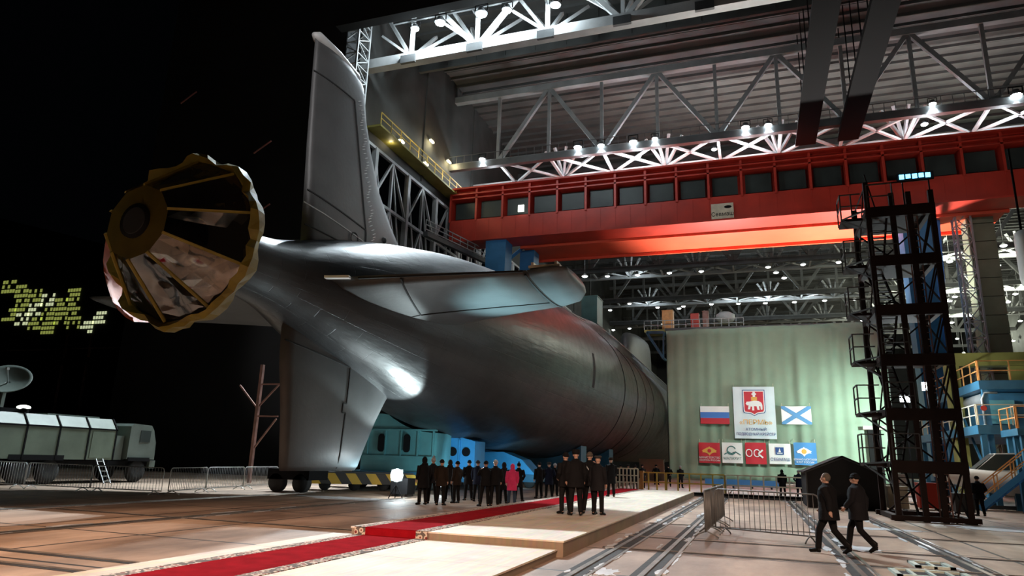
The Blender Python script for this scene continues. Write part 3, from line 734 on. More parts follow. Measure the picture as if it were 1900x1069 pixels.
for x in (-22.3, -20.5, -19.2, -17.9):
    MB().lathe([(.42, -.14), (.45, -.1), (.45, .1), (.42, .14)], (x, 37.0, .45), 'Y', 20).build('wheel', 'rubber', kb, True)
sc = empty('side_ladder_frame', (-23.2, 37, 0), 'narrow pale lattice frame leaning beside the teal cradle', 'frame')
mb = MB(); 
for x in (-24.4, -23.0): mb.bar((x, 37, .4), (x+ .5, 37, 5.4), .14)
for i in range(5): mb.bar((-24.4+.5*i/5, 37, .6+i), (-22.8+.1*i, 37, .6+i+.0), .1); mb.bar((-24.3+.1*i, 37, .6+i), (-22.8+.1*i, 37, 1.5+i), .07)
mb.build('frame', 'steel', sc)
MB().bb(-24.2, -23.1, 37.1, 37.2, .6, 4.6).build('panel', 'concrete', sc)
b2 = empty('blue_cradle', (-15.8, 41, 0), 'bright blue cradle with two round holes under the hull', 'cradle')
MB().prism([(-18.5, 1.2), (-18.5, 3.2), (-17.2, 3.1), (-16.3, 2.9), (-16.3, 1.2)], 40.0, 41.6, 'Y').build('body', 'skyblue', b2)
for x in (-17.8, -16.9):
    MB().lathe([(.27, 39.94), (.27, 40.02)], (x, 0, 2.25), 'Y', 20).build('round_hole', 'black', b2)
mb = MB(); mb.bb(-18.5, -18.35, 39.9, 40, 1.2, 3.1).bb(-17.4, -17.3, 39.9, 40, 1.2, 3.0).bb(-16.45, -16.3, 39.9, 40, 1.2, 2.9).bb(-18.5, -16.3, 39.9, 40, 1.2, 1.35).build('stiffeners', 'skyblue', b2)
MB().bb(-18.6, -16.2, 39.8, 42.0, .45, 1.2).build('base_beam', 'bluedark', b2)
for x in (-18.2, -16.6):
    MB().lathe([(.42, -.14), (.45, -.1), (.45, .1), (.42, .14)], (x, 40.2, .45), 'Y', 20).build('wheel', 'rubber', b2, True)
b3 = empty('blue_cradle', (-14, 47, 0), 'long low blue cradle behind the crowd under the hull', 'cradle')
MB().prism([(-19.6, .9), (-19.6, 2.3), (-17.0, 2.4), (-15.6, 1.9), (-14.6, .9)], 47, 49, 'Y').build('body', 'skyblue', b3)
MB().bb(-19.8, -14.4, 46.8, 49.4, .4, .9).build('base_beam', 'bluedark', b3)
for x in (-19.2, -17.2, -15): MB().lathe([(.38, -.14), (.42, -.1), (.42, .1), (.38, .14)], (x, 47.0, .42), 'Y', 20).build('wheel', 'rubber', b3, True)
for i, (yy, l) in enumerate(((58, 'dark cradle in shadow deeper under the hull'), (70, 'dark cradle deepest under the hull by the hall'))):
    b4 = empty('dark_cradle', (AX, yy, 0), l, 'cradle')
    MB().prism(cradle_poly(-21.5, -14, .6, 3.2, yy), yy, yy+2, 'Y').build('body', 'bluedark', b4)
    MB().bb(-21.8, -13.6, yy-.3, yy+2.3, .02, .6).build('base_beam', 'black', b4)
def stripe_mat():
    m = mat('yellow_black_stripes', (.75, .5, .05), .6); nt = m.node_tree; N = nt.nodes; L = nt.links; b = N['Principled BSDF']
    tc = N.new('ShaderNodeTexCoord'); wv = N.new('ShaderNodeTexWave'); wv.bands_direction = 'DIAGONAL'; wv.inputs['Scale'].default_value = .42; L.new(tc.outputs['Object'], wv.inputs['Vector'])
    gt = N.new('ShaderNodeMath'); gt.operation = 'GREATER_THAN'; gt.inputs[1].default_value = .5; L.new(wv.outputs['Fac'], gt.inputs[0])
    mx = N.new('ShaderNodeMix'); mx.data_type = 'RGBA'; mx.inputs[6].default_value = (.03, .025, .02, 1); mx.inputs[7].default_value = (.62, .38, .03, 1); L.new(gt.outputs[0], mx.inputs[0]); L.new(mx.outputs[2], b.inputs['Base Color'])
    return m
M['stripe'] = stripe_mat()
tb = empty('transport_beam', (-20, 34, 0), 'low transport carriage with yellow and black striped front edge', 'carriage')
mb = MB(); a = Vector((-22.2, 31.8, .62)); b_ = Vector((-17.3, 35.6, .62)); mb.bar(a, b_, .3, .55); mb.build('striped_edge', 'stripe', tb)
mb = MB(); mb.bar(a+Vector((-.6, .6, .1)), b_+Vector((-1.0, .1, .1)), .9, .5); mb.build('deck', 'darksteel', tb)
for i in range(4):
    p = a.lerp(b_, (i+.4)/4)
    MB().lathe([(.3, -.12), (.33, -.08), (.33, .08), (.3, .12)], (p.x-.1, p.y+.3, .33), 'Y', 18).build('wheel', 'rubber', tb, True)
fc = empty('carriage_front', (-21.6, 29.6, 0), 'dark wheeled bogie under the foot of the lower fin', 'bogie')
MB().bb(-22.8, -20.4, 29.0, 30.6, .6, 1.1).build('body', 'black', fc)
for x in (-22.3, -20.9):
    MB().lathe([(.42, -.2), (.46, -.14), (.46, .14), (.42, .2)], (x, 29.2, .46), 'Y', 20).build('wheel', 'rubber', fc, True)
gb = empty('equipment_case', (-15.2, 31, 0), 'dark equipment case beside the glaring floodlight', 'case')
MB().bb(-16.6, -15.7, 30.2, 31.0, .12, .85).build('body', 'black', gb)
mb = MB()
for x in (-16.5, -15.8): mb.bb(x-.08, x+.08, 30.3, 30.9, 0, .12)
mb.build('feet', 'rubber', gb)
# lights below the hull: added spots, most of them without a fixture
ground_lamp((-15.6, 33.6, .55), (-16.4, 28.0, 5.8), 'added low floodlight behind the crowd aimed up at the hull above the lower fin', .8)  # fixture added to house the spot that makes the hull streak
light('POINT', (-15.6, 29.4, 1.2), 260, (.85, .97, 1), .15, name='floodlight_or_fill')
light('SPOT', (-15.6, 33.4, .9), 4500, (.80, .98, 1), .12, (-16.4, 28.0, 5.8), 40, .4, name='floodlight_or_fill')
light('SPOT', (-17.0, 31.5, .5), 260, (.5, .85, 1), .1, (-17.75, 29.0, 1.6), 60, .6, name='floodlight_or_fill')
light('SPOT', (-15.5, 34.6, .6), 420, (.55, .9, 1), .3, (-20, 38, 2.8), 80, .8, name='floodlight_or_fill')
light('SPOT', (-15.2, 37.0, .7), 420, (.5, .8, 1), .2, (-17.4, 40.3, 2.2), 70, .6, name='floodlight_or_fill')
light('SPOT', (-13.8, 43.6, .7), 450, (.5, .85, 1), .2, (-17, 47.5, 1.8), 80, .6, name='floodlight_or_fill')
light('SPOT', (-10.6, 27.6, .8), 11000, (.52, .92, 1), .3, (-8.6, 27, 8.6), 56, .8, name='floodlight_or_fill')
# ================================================================== red gantry crane
gc = empty('gantry_crane', (-4, 74, 0), 'big red gantry crane on blue legs spanning the hall above the submarine', 'crane')
GX0, GX1 = -33.0, 48.0
mb = MB(); mb.bb(GX0, GX1, 70.0, 73.0, 26.6, 29.2)
mb.bb(GX0, GX1, 70.4, 73.0, 31.9, 33.0).bb(GX0, GX1, 69.6, 73.2, 33.0, 33.2).bb(GX0, GX1, 69.7, 73.0, 26.45, 26.65)
mb.bb(GX0, GX1, 69.7, 70.4, 32.3, 32.45).bb(GX0, GX1, 69.85, 70.4, 31.8, 31.95).bb(GX0, GX1, 71.6, 72.4, 29, 32)
x = GX0; n = 0
while x < GX1:
    mb.bb(x-.12, x+.12, 69.85, 71.7, 29.0, 33.0)
    mb.bb(x-.03, x+.03, 69.96, 70.02, 26.6, 29.2); mb.bb(x+1.6, x+1.66, 69.96, 70.02, 26.6, 29.2)
    x += 3.3
mb.build('front_girder', 'red', gc)
x = GX0+.12; k = 0
while x < GX1-1:
    mb = MB(); mb.bb(x+.25, x+2.8, 70.7, 70.8, 29.55, 31.6)
    f = mb.build('window', 'glass', gc)
    x += 3.3; k += 1
MB().bb(-25.2, 24, 73.2, 79.4, 26.55, 32).bb(-25.2, 24, 73.2, 73.5, 26.2, 26.5).bb(-25.2, 24, 79.2, 79.5, 26.2, 26.5).build('lower_box_girder', 'redlit', gc)
mb = MB()
for sx in (-27.2, 15.4): mb.prism([(sx-1.7, 26.6), (sx+1.9, 26.6), (sx+1.2, 0), (sx-1.0, 0)], 73.5, 75.4, 'Y')
for i, (sx, nm_) in enumerate(((-27.2, 'leg'), (15.4, 'leg'))):
    mb = MB(); mb.prism([(sx-1.2, 26.5), (sx+1.3, 26.5), (sx+.9, 1.2), (sx-.9, 1.2)], 70.2, 72.4, 'Y')
    mb.prism([(sx+1.4, 26.5), (sx+3.2, 26.5), (sx+2.2, 1.2), (sx+1.2, 1.2)], 75.0, 77.0, 'Y')
    for z in range(4, 26, 4): mb.bar((sx, 72.4, z), (sx+1.9, 75.0, z+3), .35)
    leg = mb.build('leg', 'blue', gc)
    MB().bb(sx-2.0, sx+3.4, 69.5, 78, .1, 1.2).build('end_carriage', 'bluedark', leg)
p0 = at(1319, 379, Y=69.7); p1 = at(1362, 404, Y=69.7)
sg = MB().bb(p0.x, p1.x, 69.75, 69.85, p1.z, p0.z).build('sign_board', 'whiterail', gc)
def text(s, size, loc, m, parent, name='lettering', rot=(PI/2, 0, 0), align='CENTER', ext=.01, sx=1.):
    c = bpy.data.curves.new(name, 'FONT'); c.body = s; c.size = size; c.align_x = align; c.align_y = 'CENTER'; c.extrude = ext; c.resolution_u = 3
    c.materials.append(M[m]); t_ = bpy.data.objects.new('tmp', c); COL.objects.link(t_); dg = bpy.context.evaluated_depsgraph_get(); dg.update(); me = bpy.data.meshes.new_from_object(t_.evaluated_get(dg)); bpy.data.objects.remove(t_); me.name = name; o = bpy.data.objects.new(name, me); COL.objects.link(o); o.rotation_euler = rot; o.scale = (sx, 1, 1)
    o.location = Vector(loc)-parent_world(parent); o.parent = parent; return o
text('Севмаш', .62, ((p0.x+p1.x)/2, 69.73, lerp(p1.z, p0.z, .3)), 'black', sg, sx=.9)
MB().ball((p1.x-.55, 69.72, lerp(p1.z, p0.z, .75)), (.38, .03, .16)).build('emblem', 'black', sg)
p = at(967, 387, Y=69.7); MB().bb(p.x-.35, p.x+.35, 69.6, 69.75, p.z-.4, p.z+.4).build('lit_pane', 'winlit', gc)
ds = empty('lit_blue_display', tuple(at(1697, 326, Y=69.4)), 'bright blue lit display glowing on the crane girder above the scaffold tower', 'display')
p = at(1697, 326, Y=69.4); mb = MB()
for i in range(5): mb.bb(p.x-1.3+i*.55, p.x-.9+i*.55, 69.35, 69.45, p.z-.25+.05*(i % 2), p.z+.2)
mb.build('screen', 'screen', ds); MB().bb(p.x-1.5, p.x+1.6, 69.45, 69.7, p.z-.4, p.z+.35).build('casing', 'black', ds)
# unseen spots added under the crane to brighten its underside
for x in (-17, -2, 13): light('SPOT', (x, 80, 12), 36000, (1, .95, .88), .5, (x+2, 75.5, 26.5), 100, .7, name='floodlight_or_fill')
# lamps lighting the front face of the girder
for x in (-20, 0, 20): light('SPOT', (x, 56, 25), 900, (1, .93, .9), .5, (x, 70, 29.5), 110, .8, name='floodlight_or_fill')

# ================================================================== curtain and banners
CY = 95.0; cx0, cx1, cz0, cz1 = -10.95, 15.9, .25, 19.9
def curtain_mat():
    m = mat('sage_curtain_cloth', (.235, .335, .255), .8, 0, .3, 1.2, .12, .3); return m
M['curtain'] = curtain_mat()
ct = empty('hanging_curtain', (2, CY, cz0), 'huge sage green curtain hung across the hall behind the banners', 'curtain')
nu, nv = 220, 26; V = []; rd = random.Random(5)
fr_ = [(rd.uniform(1.2, 6), rd.uniform(0, 6), rd.uniform(.01, .05)) for _ in range(7)]
for j in range(nv+1):
    z = lerp(cz0, cz1, j/nv)
    for i in range(nu+1):
        x = lerp(cx0, cx1, i/nu); d = sum(a*math.sin(f*x*.8+ph+z*.05*math.sin(f)) for f, ph, a in fr_)
        d += .06*math.sin(x*1.1+.6*math.sin(z*.35)) + .04*math.sin(2.3*x-z*.6)
        top = .05*math.sin(x*.7)*(j/nv)
        V.append((x, CY+d, z+top+(.012*(x-cx0))*(j/nv)))
F = [(j*(nu+1)+i, j*(nu+1)+i+1, (j+1)*(nu+1)+i+1, (j+1)*(nu+1)+i) for j in range(nv) for i in range(nu)]
o = MB().add(V, F).build('cloth', 'curtain', ct, True)
md = o.modifiers.new('thick', 'SOLIDIFY'); md.thickness = .05
MB().bb(cx0-.2, cx1+.2, CY+.3, CY+.6, cz1+.1, cz1+.4).build('hanging_beam', 'darksteel', ct)
mb = MB()
for x in (cx0, -2, 7, cx1): mb.bb(x-.15, x+.15, CY+.5, CY+.8, 0, cz1+.2)
mb.build('posts', 'darksteel', ct)
dr = empty('doorway', tuple(at(1628, 880, Y=CY-.8)), 'dark tall doorway at the right end of the sage curtain', 'doorway')
a = at(1610, 797, Y=CY-.8); b = at(1643, 883, Y=CY-.8)
MB().bb(a.x, b.x, CY-.7, CY-.2, .05, a.z).build('dark_opening', 'black', dr)
MB().bb(a.x-.5, b.x+.4, CY-.9, CY-.5, a.z, a.z+.4).build('lintel', 'whiterail', dr)
def pmat(name, c): M[name] = mat(name, c, .6, 0, 0, 4, .06, .5)
pmat('bn_white', (.66, .80, .88)); pmat('bn_wht', (.82, .86, .88)); pmat('bn_red', (.55, .02, .04)); pmat('bn_blue', (.05, .20, .62)); pmat('bn_gold', (.75, .42, .08)); pmat('bn_navy', (.02, .08, .28)); pmat('bn_sky', (.06, .26, .60)); pmat('bn_green', (.05, .20, .20)); pmat('bn_pink', (.60, .10, .25)); pmat('bn_andrew', (.10, .30, .60))
BY = CY-.75
def rect(px0, py0, px1, py1): a = at(px0, py0, Y=BY); b = at(px1, py1, Y=BY); return a.x, b.x, b.z, a.z
def banner(name, r, m, label, cat='banner', group=None):
    x0, x1, z0, z1 = r; e = empty(name, ((x0+x1)/2, BY, z0), label, cat, group)
    nx = 24; V = []; F = []
    for i in range(nx+1):
        x = lerp(x0, x1, i/nx); y = BY+.05+.03*math.sin(x*3.1)
        V += [(x, y, z0), (x, y, z1)]
        if i: F.append((2*i-2, 2*i, 2*i+1, 2*i-1))
    o = MB().add(V, F).build('cloth', m, e); md = o.modifiers.new('t', 'SOLIDIFY'); md.thickness = .02
    mb = MB()
    for x in (x0+.1, x1-.1): mb.bar((x, BY+.05, z1-.05), (x, BY+.72, z1+.45), .04)
    mb.build('cord', 'whiterail', e)
    return e
# tricolour flag
r = rect(1299, 754, 1354, 787); e = banner('tricolour_flag', r, 'bn_wht', 'white, blue and red striped flag on the curtain left of the big poster', 'flag')
h = (r[3]-r[2])/3
MB().bb(r[0], r[1], BY-.02, BY, r[2]+h, r[2]+2*h).build('stripe', 'bn_blue', e, label='blue middle stripe'); MB().bb(r[0], r[1], BY-.02, BY, r[2], r[2]+h).build('stripe', 'bn_red', e, label='red bottom stripe')
# white flag with the blue saltire
r = rect(1449, 754, 1507, 788); e = banner('naval_flag', r, 'bn_wht', 'white flag with a blue diagonal cross right of the big poster', 'flag')
mb = MB(); w_ = .16
for a, b in (((r[0], r[2]), (r[1], r[3])), ((r[0], r[3]), (r[1], r[2]))): mb.bar((a[0], BY-.02, a[1]), (b[0], BY-.02, b[1]), .05, .5)
V = []; t = .27; x0, x1, z0, z1 = r
mb = MB()
mb.prism([(x0, z0+t), (x0, z0), (x0+t*1.6, z0), (x1, z1-t), (x1, z1), (x1-t*1.6, z1)], BY-.03, BY-.01, 'Y')
mb.prism([(x0, z1-t), (x0, z1), (x0+t*1.6, z1), (x1, z0+t), (x1, z0), (x1-t*1.6, z0)], BY-.05, BY-.035, 'Y')
mb.build('saltire', 'bn_andrew', e)
# the big poster
r = rect(1359, 718, 1442, 815); x0, x1, z0, z1 = r; W = x1-x0; H = z1-z0
e = banner('ship_poster', r, 'bn_white', 'tall pale blue poster with a red shield and two lines of lettering', 'poster')
def pp(u, v): return (x0+u*W, z1-v*H)
def shield(s, y, m, nm_):
    c = (.50, .31); P = []
    for u, v in ((-.27, -.25), (.27, -.25), (.27, .16), (.25, .20), (.08, .22), (0, .26), (-.08, .22), (-.25, .20), (-.27, .16)): P.append(pp(c[0]+u*s, c[1]+v*s))
    MB().prism(P, y, y+.01, 'Y').build(nm_, m, e)
shield(1.0, BY-.02, 'bn_navy', 'shield_edge'); shield(.94, BY-.035, 'bn_wht', 'shield_border'); shield(.86, BY-.05, 'bn_red', 'shield')
mb = MB()                                       # white bear walking left, book and cross on its back
bear = [(.30,.33),(.33,.29),(.38,.29),(.42,.285),(.52,.27),(.62,.28),(.68,.31),(.70,.36),(.70,.44),(.66,.45),(.65,.38),(.62,.38),(.63,.45),(.58,.45),(.56,.38),(.50,.38),(.50,.46),(.45,.46),(.45,.39),(.42,.38),(.40,.44),(.35,.44),(.37,.36),(.33,.36)]
mb.prism([pp(u, v) for u, v in bear], BY-.07, BY-.055, 'Y').build('bear', 'bn_wht', e)
MB().prism([pp(.44, .20), pp(.58, .20), pp(.58, .275), pp(.44, .275)], BY-.07, BY-.055, 'Y').build('book', 'bn_gold', e)
mb = MB(); mb.prism([pp(.48, .10), pp(.54, .10), pp(.54, .20), pp(.48, .20)], BY-.075, BY-.055, 'Y'); mb.prism([pp(.455, .13), pp(.565, .13), pp(.565, .16), pp(.455, .16)], BY-.08, BY-.06, 'Y'); mb.build('cross', 'bn_wht', e)
def T_(s, size, u, v, m, sx=1.): text(s, size, (x0+u*W, BY-.06, z1-v*H), m, e, sx=sx)
T_('«ПЕРМЬ»', .85, .52, .69, 'bn_gold', 1.05); T_('АТОМНЫЙ', .48, .52, .825, 'bn_navy'); T_('ПОДВОДНЫЙ КРЕЙСЕР', .46, .51, .915, 'bn_navy', .88)
# five square banners
BX = [(1296, 821, 1337, 860), (1339, 821, 1379, 860), (1382, 821, 1423, 862), (1426, 823, 1469, 862), (1472, 821, 1517, 864)]
def sq(i, m, name, label):
    global x0, x1, z0, z1, W, H, e
    r = rect(*BX[i]); x0, x1, z0, z1 = r; W = x1-x0; H = z1-z0; e = banner(name, r, m, label, 'banner', 'five square banners under the poster'); return e
sq(0, 'bn_red', 'square_banner', 'red square banner with a gold eagle emblem, leftmost of five')
def eagle(m, cu=.5, cv_=.38, s=1.):
    mb = MB(); P = []
    for u, v in ((0,-.20),(.05,-.14),(.12,-.13),(.36,.02),(.30,.05),(.34,.10),(.22,.10),(.12,.14),(.06,.18),(0,.26)): P.append(pp(cu+u*s, cv_+v*s))
    for u, v in reversed(((0,-.20),(.05,-.14),(.12,-.13),(.36,.02),(.30,.05),(.34,.10),(.22,.10),(.12,.14),(.06,.18),(0,.26))[1:-1]): P.append(pp(cu-u*s, cv_+v*s))
    mb.prism(P, BY-.04, BY-.02, 'Y').build('emblem', m, e)
eagle('bn_gold'); MB().lathe([(.24*1.0, BY-.06), (.24, BY-.045)], (x0+.5*W, 0, z1-.40*H), 'Y', 16).build('emblem_disc', 'bn_red', e); T_('МИНИСТЕРСТВО', .36, .5, .74, 'bn_wht', .85); T_('ОБОРОНЫ РОССИИ', .31, .5, .87, 'bn_wht', .85)
sq(1, 'bn_wht', 'square_banner', 'white square banner with a thin dark green wave and ring logo')
cx, cz = x0+.46*W, z1-.38*H
mb = MB(); mb.tube([(cx+.52*math.cos(math.radians(a)), BY-.04, cz+.52*math.sin(math.radians(a))) for a in range(20, 341, 16)], .065, 5)
mb.tube([(x0+.1*W, BY-.04, z1-.58*H), (x0+.26*W, BY-.04, z1-.5*H), (x0+.5*W, BY-.04, z1-.6*H), (x0+.66*W, BY-.04, z1-.44*H), (x0+.9*W, BY-.04, z1-.60*H)], .06, 5)
mb.tube([(x0+.30*W, BY-.05, z1-.44*H), (x0+.46*W, BY-.05, z1-.54*H), (x0+.60*W, BY-.05, z1-.46*H)], .06, 5)
mb.build('emblem', 'bn_green', e); T_('МАЛАХИТ', .44, .5, .78, 'bn_green', 1.0)
sq(2, 'bn_red', 'square_banner', 'plain red square banner with large white letters OCK in the middle')
T_('ОС', 1.3, .36, .52, 'bn_wht', .95)
mb = MB(); mb.bar((x0+.62*W, BY-.04, z1-.52*H), (x0+.84*W, BY-.04, z1-.34*H), .05, .2); mb.bar((x0+.62*W, BY-.04, z1-.52*H), (x0+.84*W, BY-.04, z1-.70*H), .05, .2)
mb.build('letter_k', 'bn_wht', e)
sq(3, 'bn_wht', 'square_banner', 'white square banner with a small blue square sail logo')
mb = MB(); mb.prism([pp(.3, .18), pp(.68, .18), pp(.68, .54), pp(.3, .54)], BY-.04, BY-.02, 'Y').build('emblem', 'bn_navy', e)
mb = MB(); mb.prism([pp(.49, .22), pp(.55, .42), pp(.43, .42)], BY-.06, BY-.045, 'Y'); mb.prism([pp(.34, .45), pp(.64, .45), pp(.60, .49), pp(.38, .49)], BY-.06, BY-.045, 'Y'); mb.build('sail_mark', 'bn_wht', e)
T_('СЕВМАШ', .50, .5, .78, 'bn_navy', 1.05)
sq(4, 'bn_sky', 'square_banner', 'blue square banner with a gold and white eagle emblem, rightmost of five')
eagle('bn_wht', .45, .38, .95); MB().lathe([(.30, BY-.06), (.30, BY-.045)], (x0+.45*W, 0, z1-.40*H), 'Y', 12).build('emblem_disc', 'bn_gold', e); T_('ВОЕННО-МОРСКОЙ', .32, .47, .76, 'bn_wht', .85); T_('ФЛОТ РОССИИ', .32, .47, .88, 'bn_wht', .85)
# lights on the curtain: big lamp at the right end plus high lamps
light('SPOT', (17.5, 84, 7.5), 17000, (.82, 1, .88), .4, (12.5, 95, 5.5), 110, .9, name='curtain_light')
light('SPOT', (2, 60, 20), 21000, (.88, 1, .90), .8, (2, 95, 10), 52, .9, name='curtain_light')
# things on top behind the curtain
def boxthing(name, px0, py0, px1, py1, Y, d, m, label, cat):
    a = at(px0, py0, Y=Y); b = at(px1, py1, Y=Y); b.z = .03 if name == 'pale_screen' else b.z; e = empty(name, ((a.x+b.x)/2, Y, b.z), label, cat)
    MB().bb(a.x, b.x, Y, Y+d, b.z, a.z).build('body', m, e)
    MB().bb(a.x-.06, b.x+.06, Y-.06, Y+d+.06, a.z, a.z+.1).build('lid', m, e)
    MB().bb(a.x+.1, b.x-.1, Y-.04, Y, lerp(b.z, a.z, .1), lerp(b.z, a.z, .9)).build('panel', m, e); return e
boxthing('yellow_cabinet', 1228, 577, 1249, 611, 99, 1.6, 'orange', 'yellow cabinet standing behind the top left of the curtain', 'cabinet')
boxthing('red_cabinet', 1281, 583, 1297, 607, 99, 1.4, 'red', 'bright red cabinet behind the top of the curtain', 'cabinet')
boxthing('maroon_cabinet', 1303, 578, 1315, 606, 99, 1.4, 'rust', 'narrow brownish red cabinet right of the bright red one', 'cabinet')
boxthing('deck_locker', 1079, 551, 1108, 600, 74, 3.0, 'teal', 'teal hooded frame standing on the submarine back', 'frame')
e = empty('service_platform', (-10, 98, 19.5), 'service platform with railing behind the curtain top', 'platform')
a = at(1196, 613, Y=98.5); b = at(1380, 603, Y=98.5)
MB().bb(a.x, b.x, 98.2, 101.5, a.z-.4, a.z).build('deck', 'olive', e)
mb = MB()
for i in range(15): x = lerp(a.x, b.x, i/14); mb.bar((x, 98.3, a.z), (x, 98.3, a.z+1.3), .08)
for dz in (.65, 1.3): mb.bar((a.x, 98.3, a.z+dz), (b.x, 98.3, a.z+dz), .08)
for i in range(4): x = lerp(-10.3, b.x, i/3); mb.bar((x, 101, 0), (x, 101, a.z), .3)
mb.build('railing', 'steel', e)
a = at(1345, 580, Y=98.8); MB().lathe([(.5, 0), (1.2, .5), (1.3, 1.3), (.6, 1.7)], (a.x, 100, a.z-1.4), 'Z', 16).build('tank', 'steel', e, True)
e = empty('blue_bracket', (-11.8, 93, 14), 'dark blue triangular bracket left of the curtain edge', 'bracket')
a = at(1200, 617, Y=93.5); b = at(1231, 617, Y=93.5); c = at(1231, 665, Y=93.5)
mb = MB(); mb.bar(a, b, .35); mb.bar(a, c, .35); mb.bar(b, (b.x, 95.4, b.z), .25).bar(c, (b.x, 95.4, c.z), .25).bar(b, c, .2).build('frame', 'bluedark', e)
# low clutter by the curtain foot: pale wall block and blue and pink boards
boxthing('pale_screen', 1186, 853, 1232, 886, 84, .5, 'greycol', 'pale screen standing by the lower left of the curtain', 'screen')
e = empty('blue_board', (1, 74, .5), 'long low blue board behind the yellow railing', 'board')
a = at(1308, 888, Y=66); b = at(1450, 906, Y=66); MB().bb(a.x, b.x, 66, 66.3, max(b.z, .03), a.z).build('panel', 'bn_sky', e); mb = MB()
for i in range(4): x = lerp(a.x, b.x, (i+.5)/4); mb.bb(x-.08, x+.08, 66.3, 66.6, 0, a.z)
mb.build('feet', 'darksteel', e)
# pale apron floor before the curtain
MB().bb(-11, 20, 51.0, 94, 0, .02).build('floor_apron', 'applate', kind='structure') if 0 else None
M['apron'] = mat('pale_apron_floor', (.62, .55, .52), .6, 0, .1, 3, .2, .5)
MB().bb(-10.6, 22, 52.0, 94, 0, .03).build('floor_apron', 'apron', kind='structure')

# ================================================================== yellow and pale railings at the hall threshold
def railing(x0, y0, x1, y1, z0, h, n, m, label, name='railing', rails=3, group=None, th=.07, parentname=None):
    e = empty(name, (x0, y0, z0), label, 'railing', group); a = Vector((x0, y0, z0)); b = Vector((x1, y1, z0))
    for i in range(n+1):
        p = a.lerp(b, i/n); MB().bar(p, p+Vector((0, 0, h)), th*1.2).build('post', m, e)
    for k in range(rails):
        z = h*(k+1)/rails; MB().bar(a+Vector((0, 0, z)), b+Vector((0, 0, z)), th).build('rail', m, e)
    return e
gR = 'pale yellow railings at the threshold'
for px0, px1, m, l, n in ((1188, 1235, 'yellow', 'short yellow railing by the gate left of the long rail', 3), (1237, 1345, 'yellow', 'yellow railing before the curtain, left half', 5), (1347, 1490, 'whiterail', 'pale railing before the curtain, between barrier and people', 6), (1560, 1640, 'whiterail', 'pale railing across the front of the dark tent', 3)):
    Yr = 50 if px1 < 1500 else 41.5
    a = at(px0, 905, Y=Yr); b = at(px1, 905, Y=Yr)
    railing(a.x, Yr, b.x, Yr, 0, 1.30, n, m, l, rails=2, th=.08)
a = at(1143, 900, Y=46); b = at(1184, 900, Y=46)
railing(a.x, 46, b.x, 46, .25, 1.3, 6, 'whiterail', 'white cage-like railing at the far end of the red carpet', rails=3)
e = empty('gate_post_box', (-8, 50, 0), 'stout yellow gate post box in the railing', 'post')
a = at(1190, 905, Y=49.5); MB().bb(a.x-.15, a.x+.15, 49.3, 49.6, 0, 1.35).bb(a.x-.2, a.x+.2, 49.25, 49.65, 1.3, 1.4).build('post', 'orange', e)
e = empty('threshold_beam', (0, 48, 0), 'low dark beam lying across the rails at the hall threshold', 'beam')
MB().bb(-8.8, 5.2, 45.6, 46.6, .02, .22).build('beam', 'black', e); MB().bb(-8.8, 5.2, 45.5, 45.62, .02, .1).build('lip', 'darksteel', e)

# ================================================================== dark tent
e = empty('gable_tent', (4.2, 40, 0), 'small black gabled tent behind the walking pair', 'tent')
tx0, tx1, ty0, ty1 = 2.3, 5.75, 38.5, 43
za, ze = 2.45, 1.72; xm = (tx0+tx1)/2
mb = MB(); mb.prism([(tx0, 0.02), (tx0, ze), (xm, za), (tx1, ze), (tx1, .02)], ty0+.1, ty1-.1, 'Y').build('wall_fabric', 'tent', e)
mb = MB()
for s_ in (0, 1):
    xa, xb = (tx0-.12, xm) if s_ == 0 else (xm, tx1+.12); z_a, z_b = (ze-.03, za+.06) if s_ == 0 else (za+.06, ze-.03)
    mb.add([(xa, ty0-.1, z_a), (xb, ty0-.1, z_b), (xb, ty1+.1, z_b), (xa, ty1+.1, z_a), (xa, ty0-.1, z_a+.05), (xb, ty0-.1, z_b+.05), (xb, ty1+.1, z_b+.05), (xa, ty1+.1, z_a+.05)], [(0,1,2,3),(4,5,6,7),(0,1,5,4),(1,2,6,5),(2,3,7,6),(3,0,4,7)])
mb.build('roof_fabric', 'tent', e)
mb = MB()
for x in (tx0, tx1): mb.bar((x, ty0, 0), (x, ty0, ze), .07)
mb.bar((tx0, ty0, ze), (xm, ty0, za), .06).bar((xm, ty0, za), (tx1, ty0, ze), .06); mb.build('poles', 'darksteel', e)

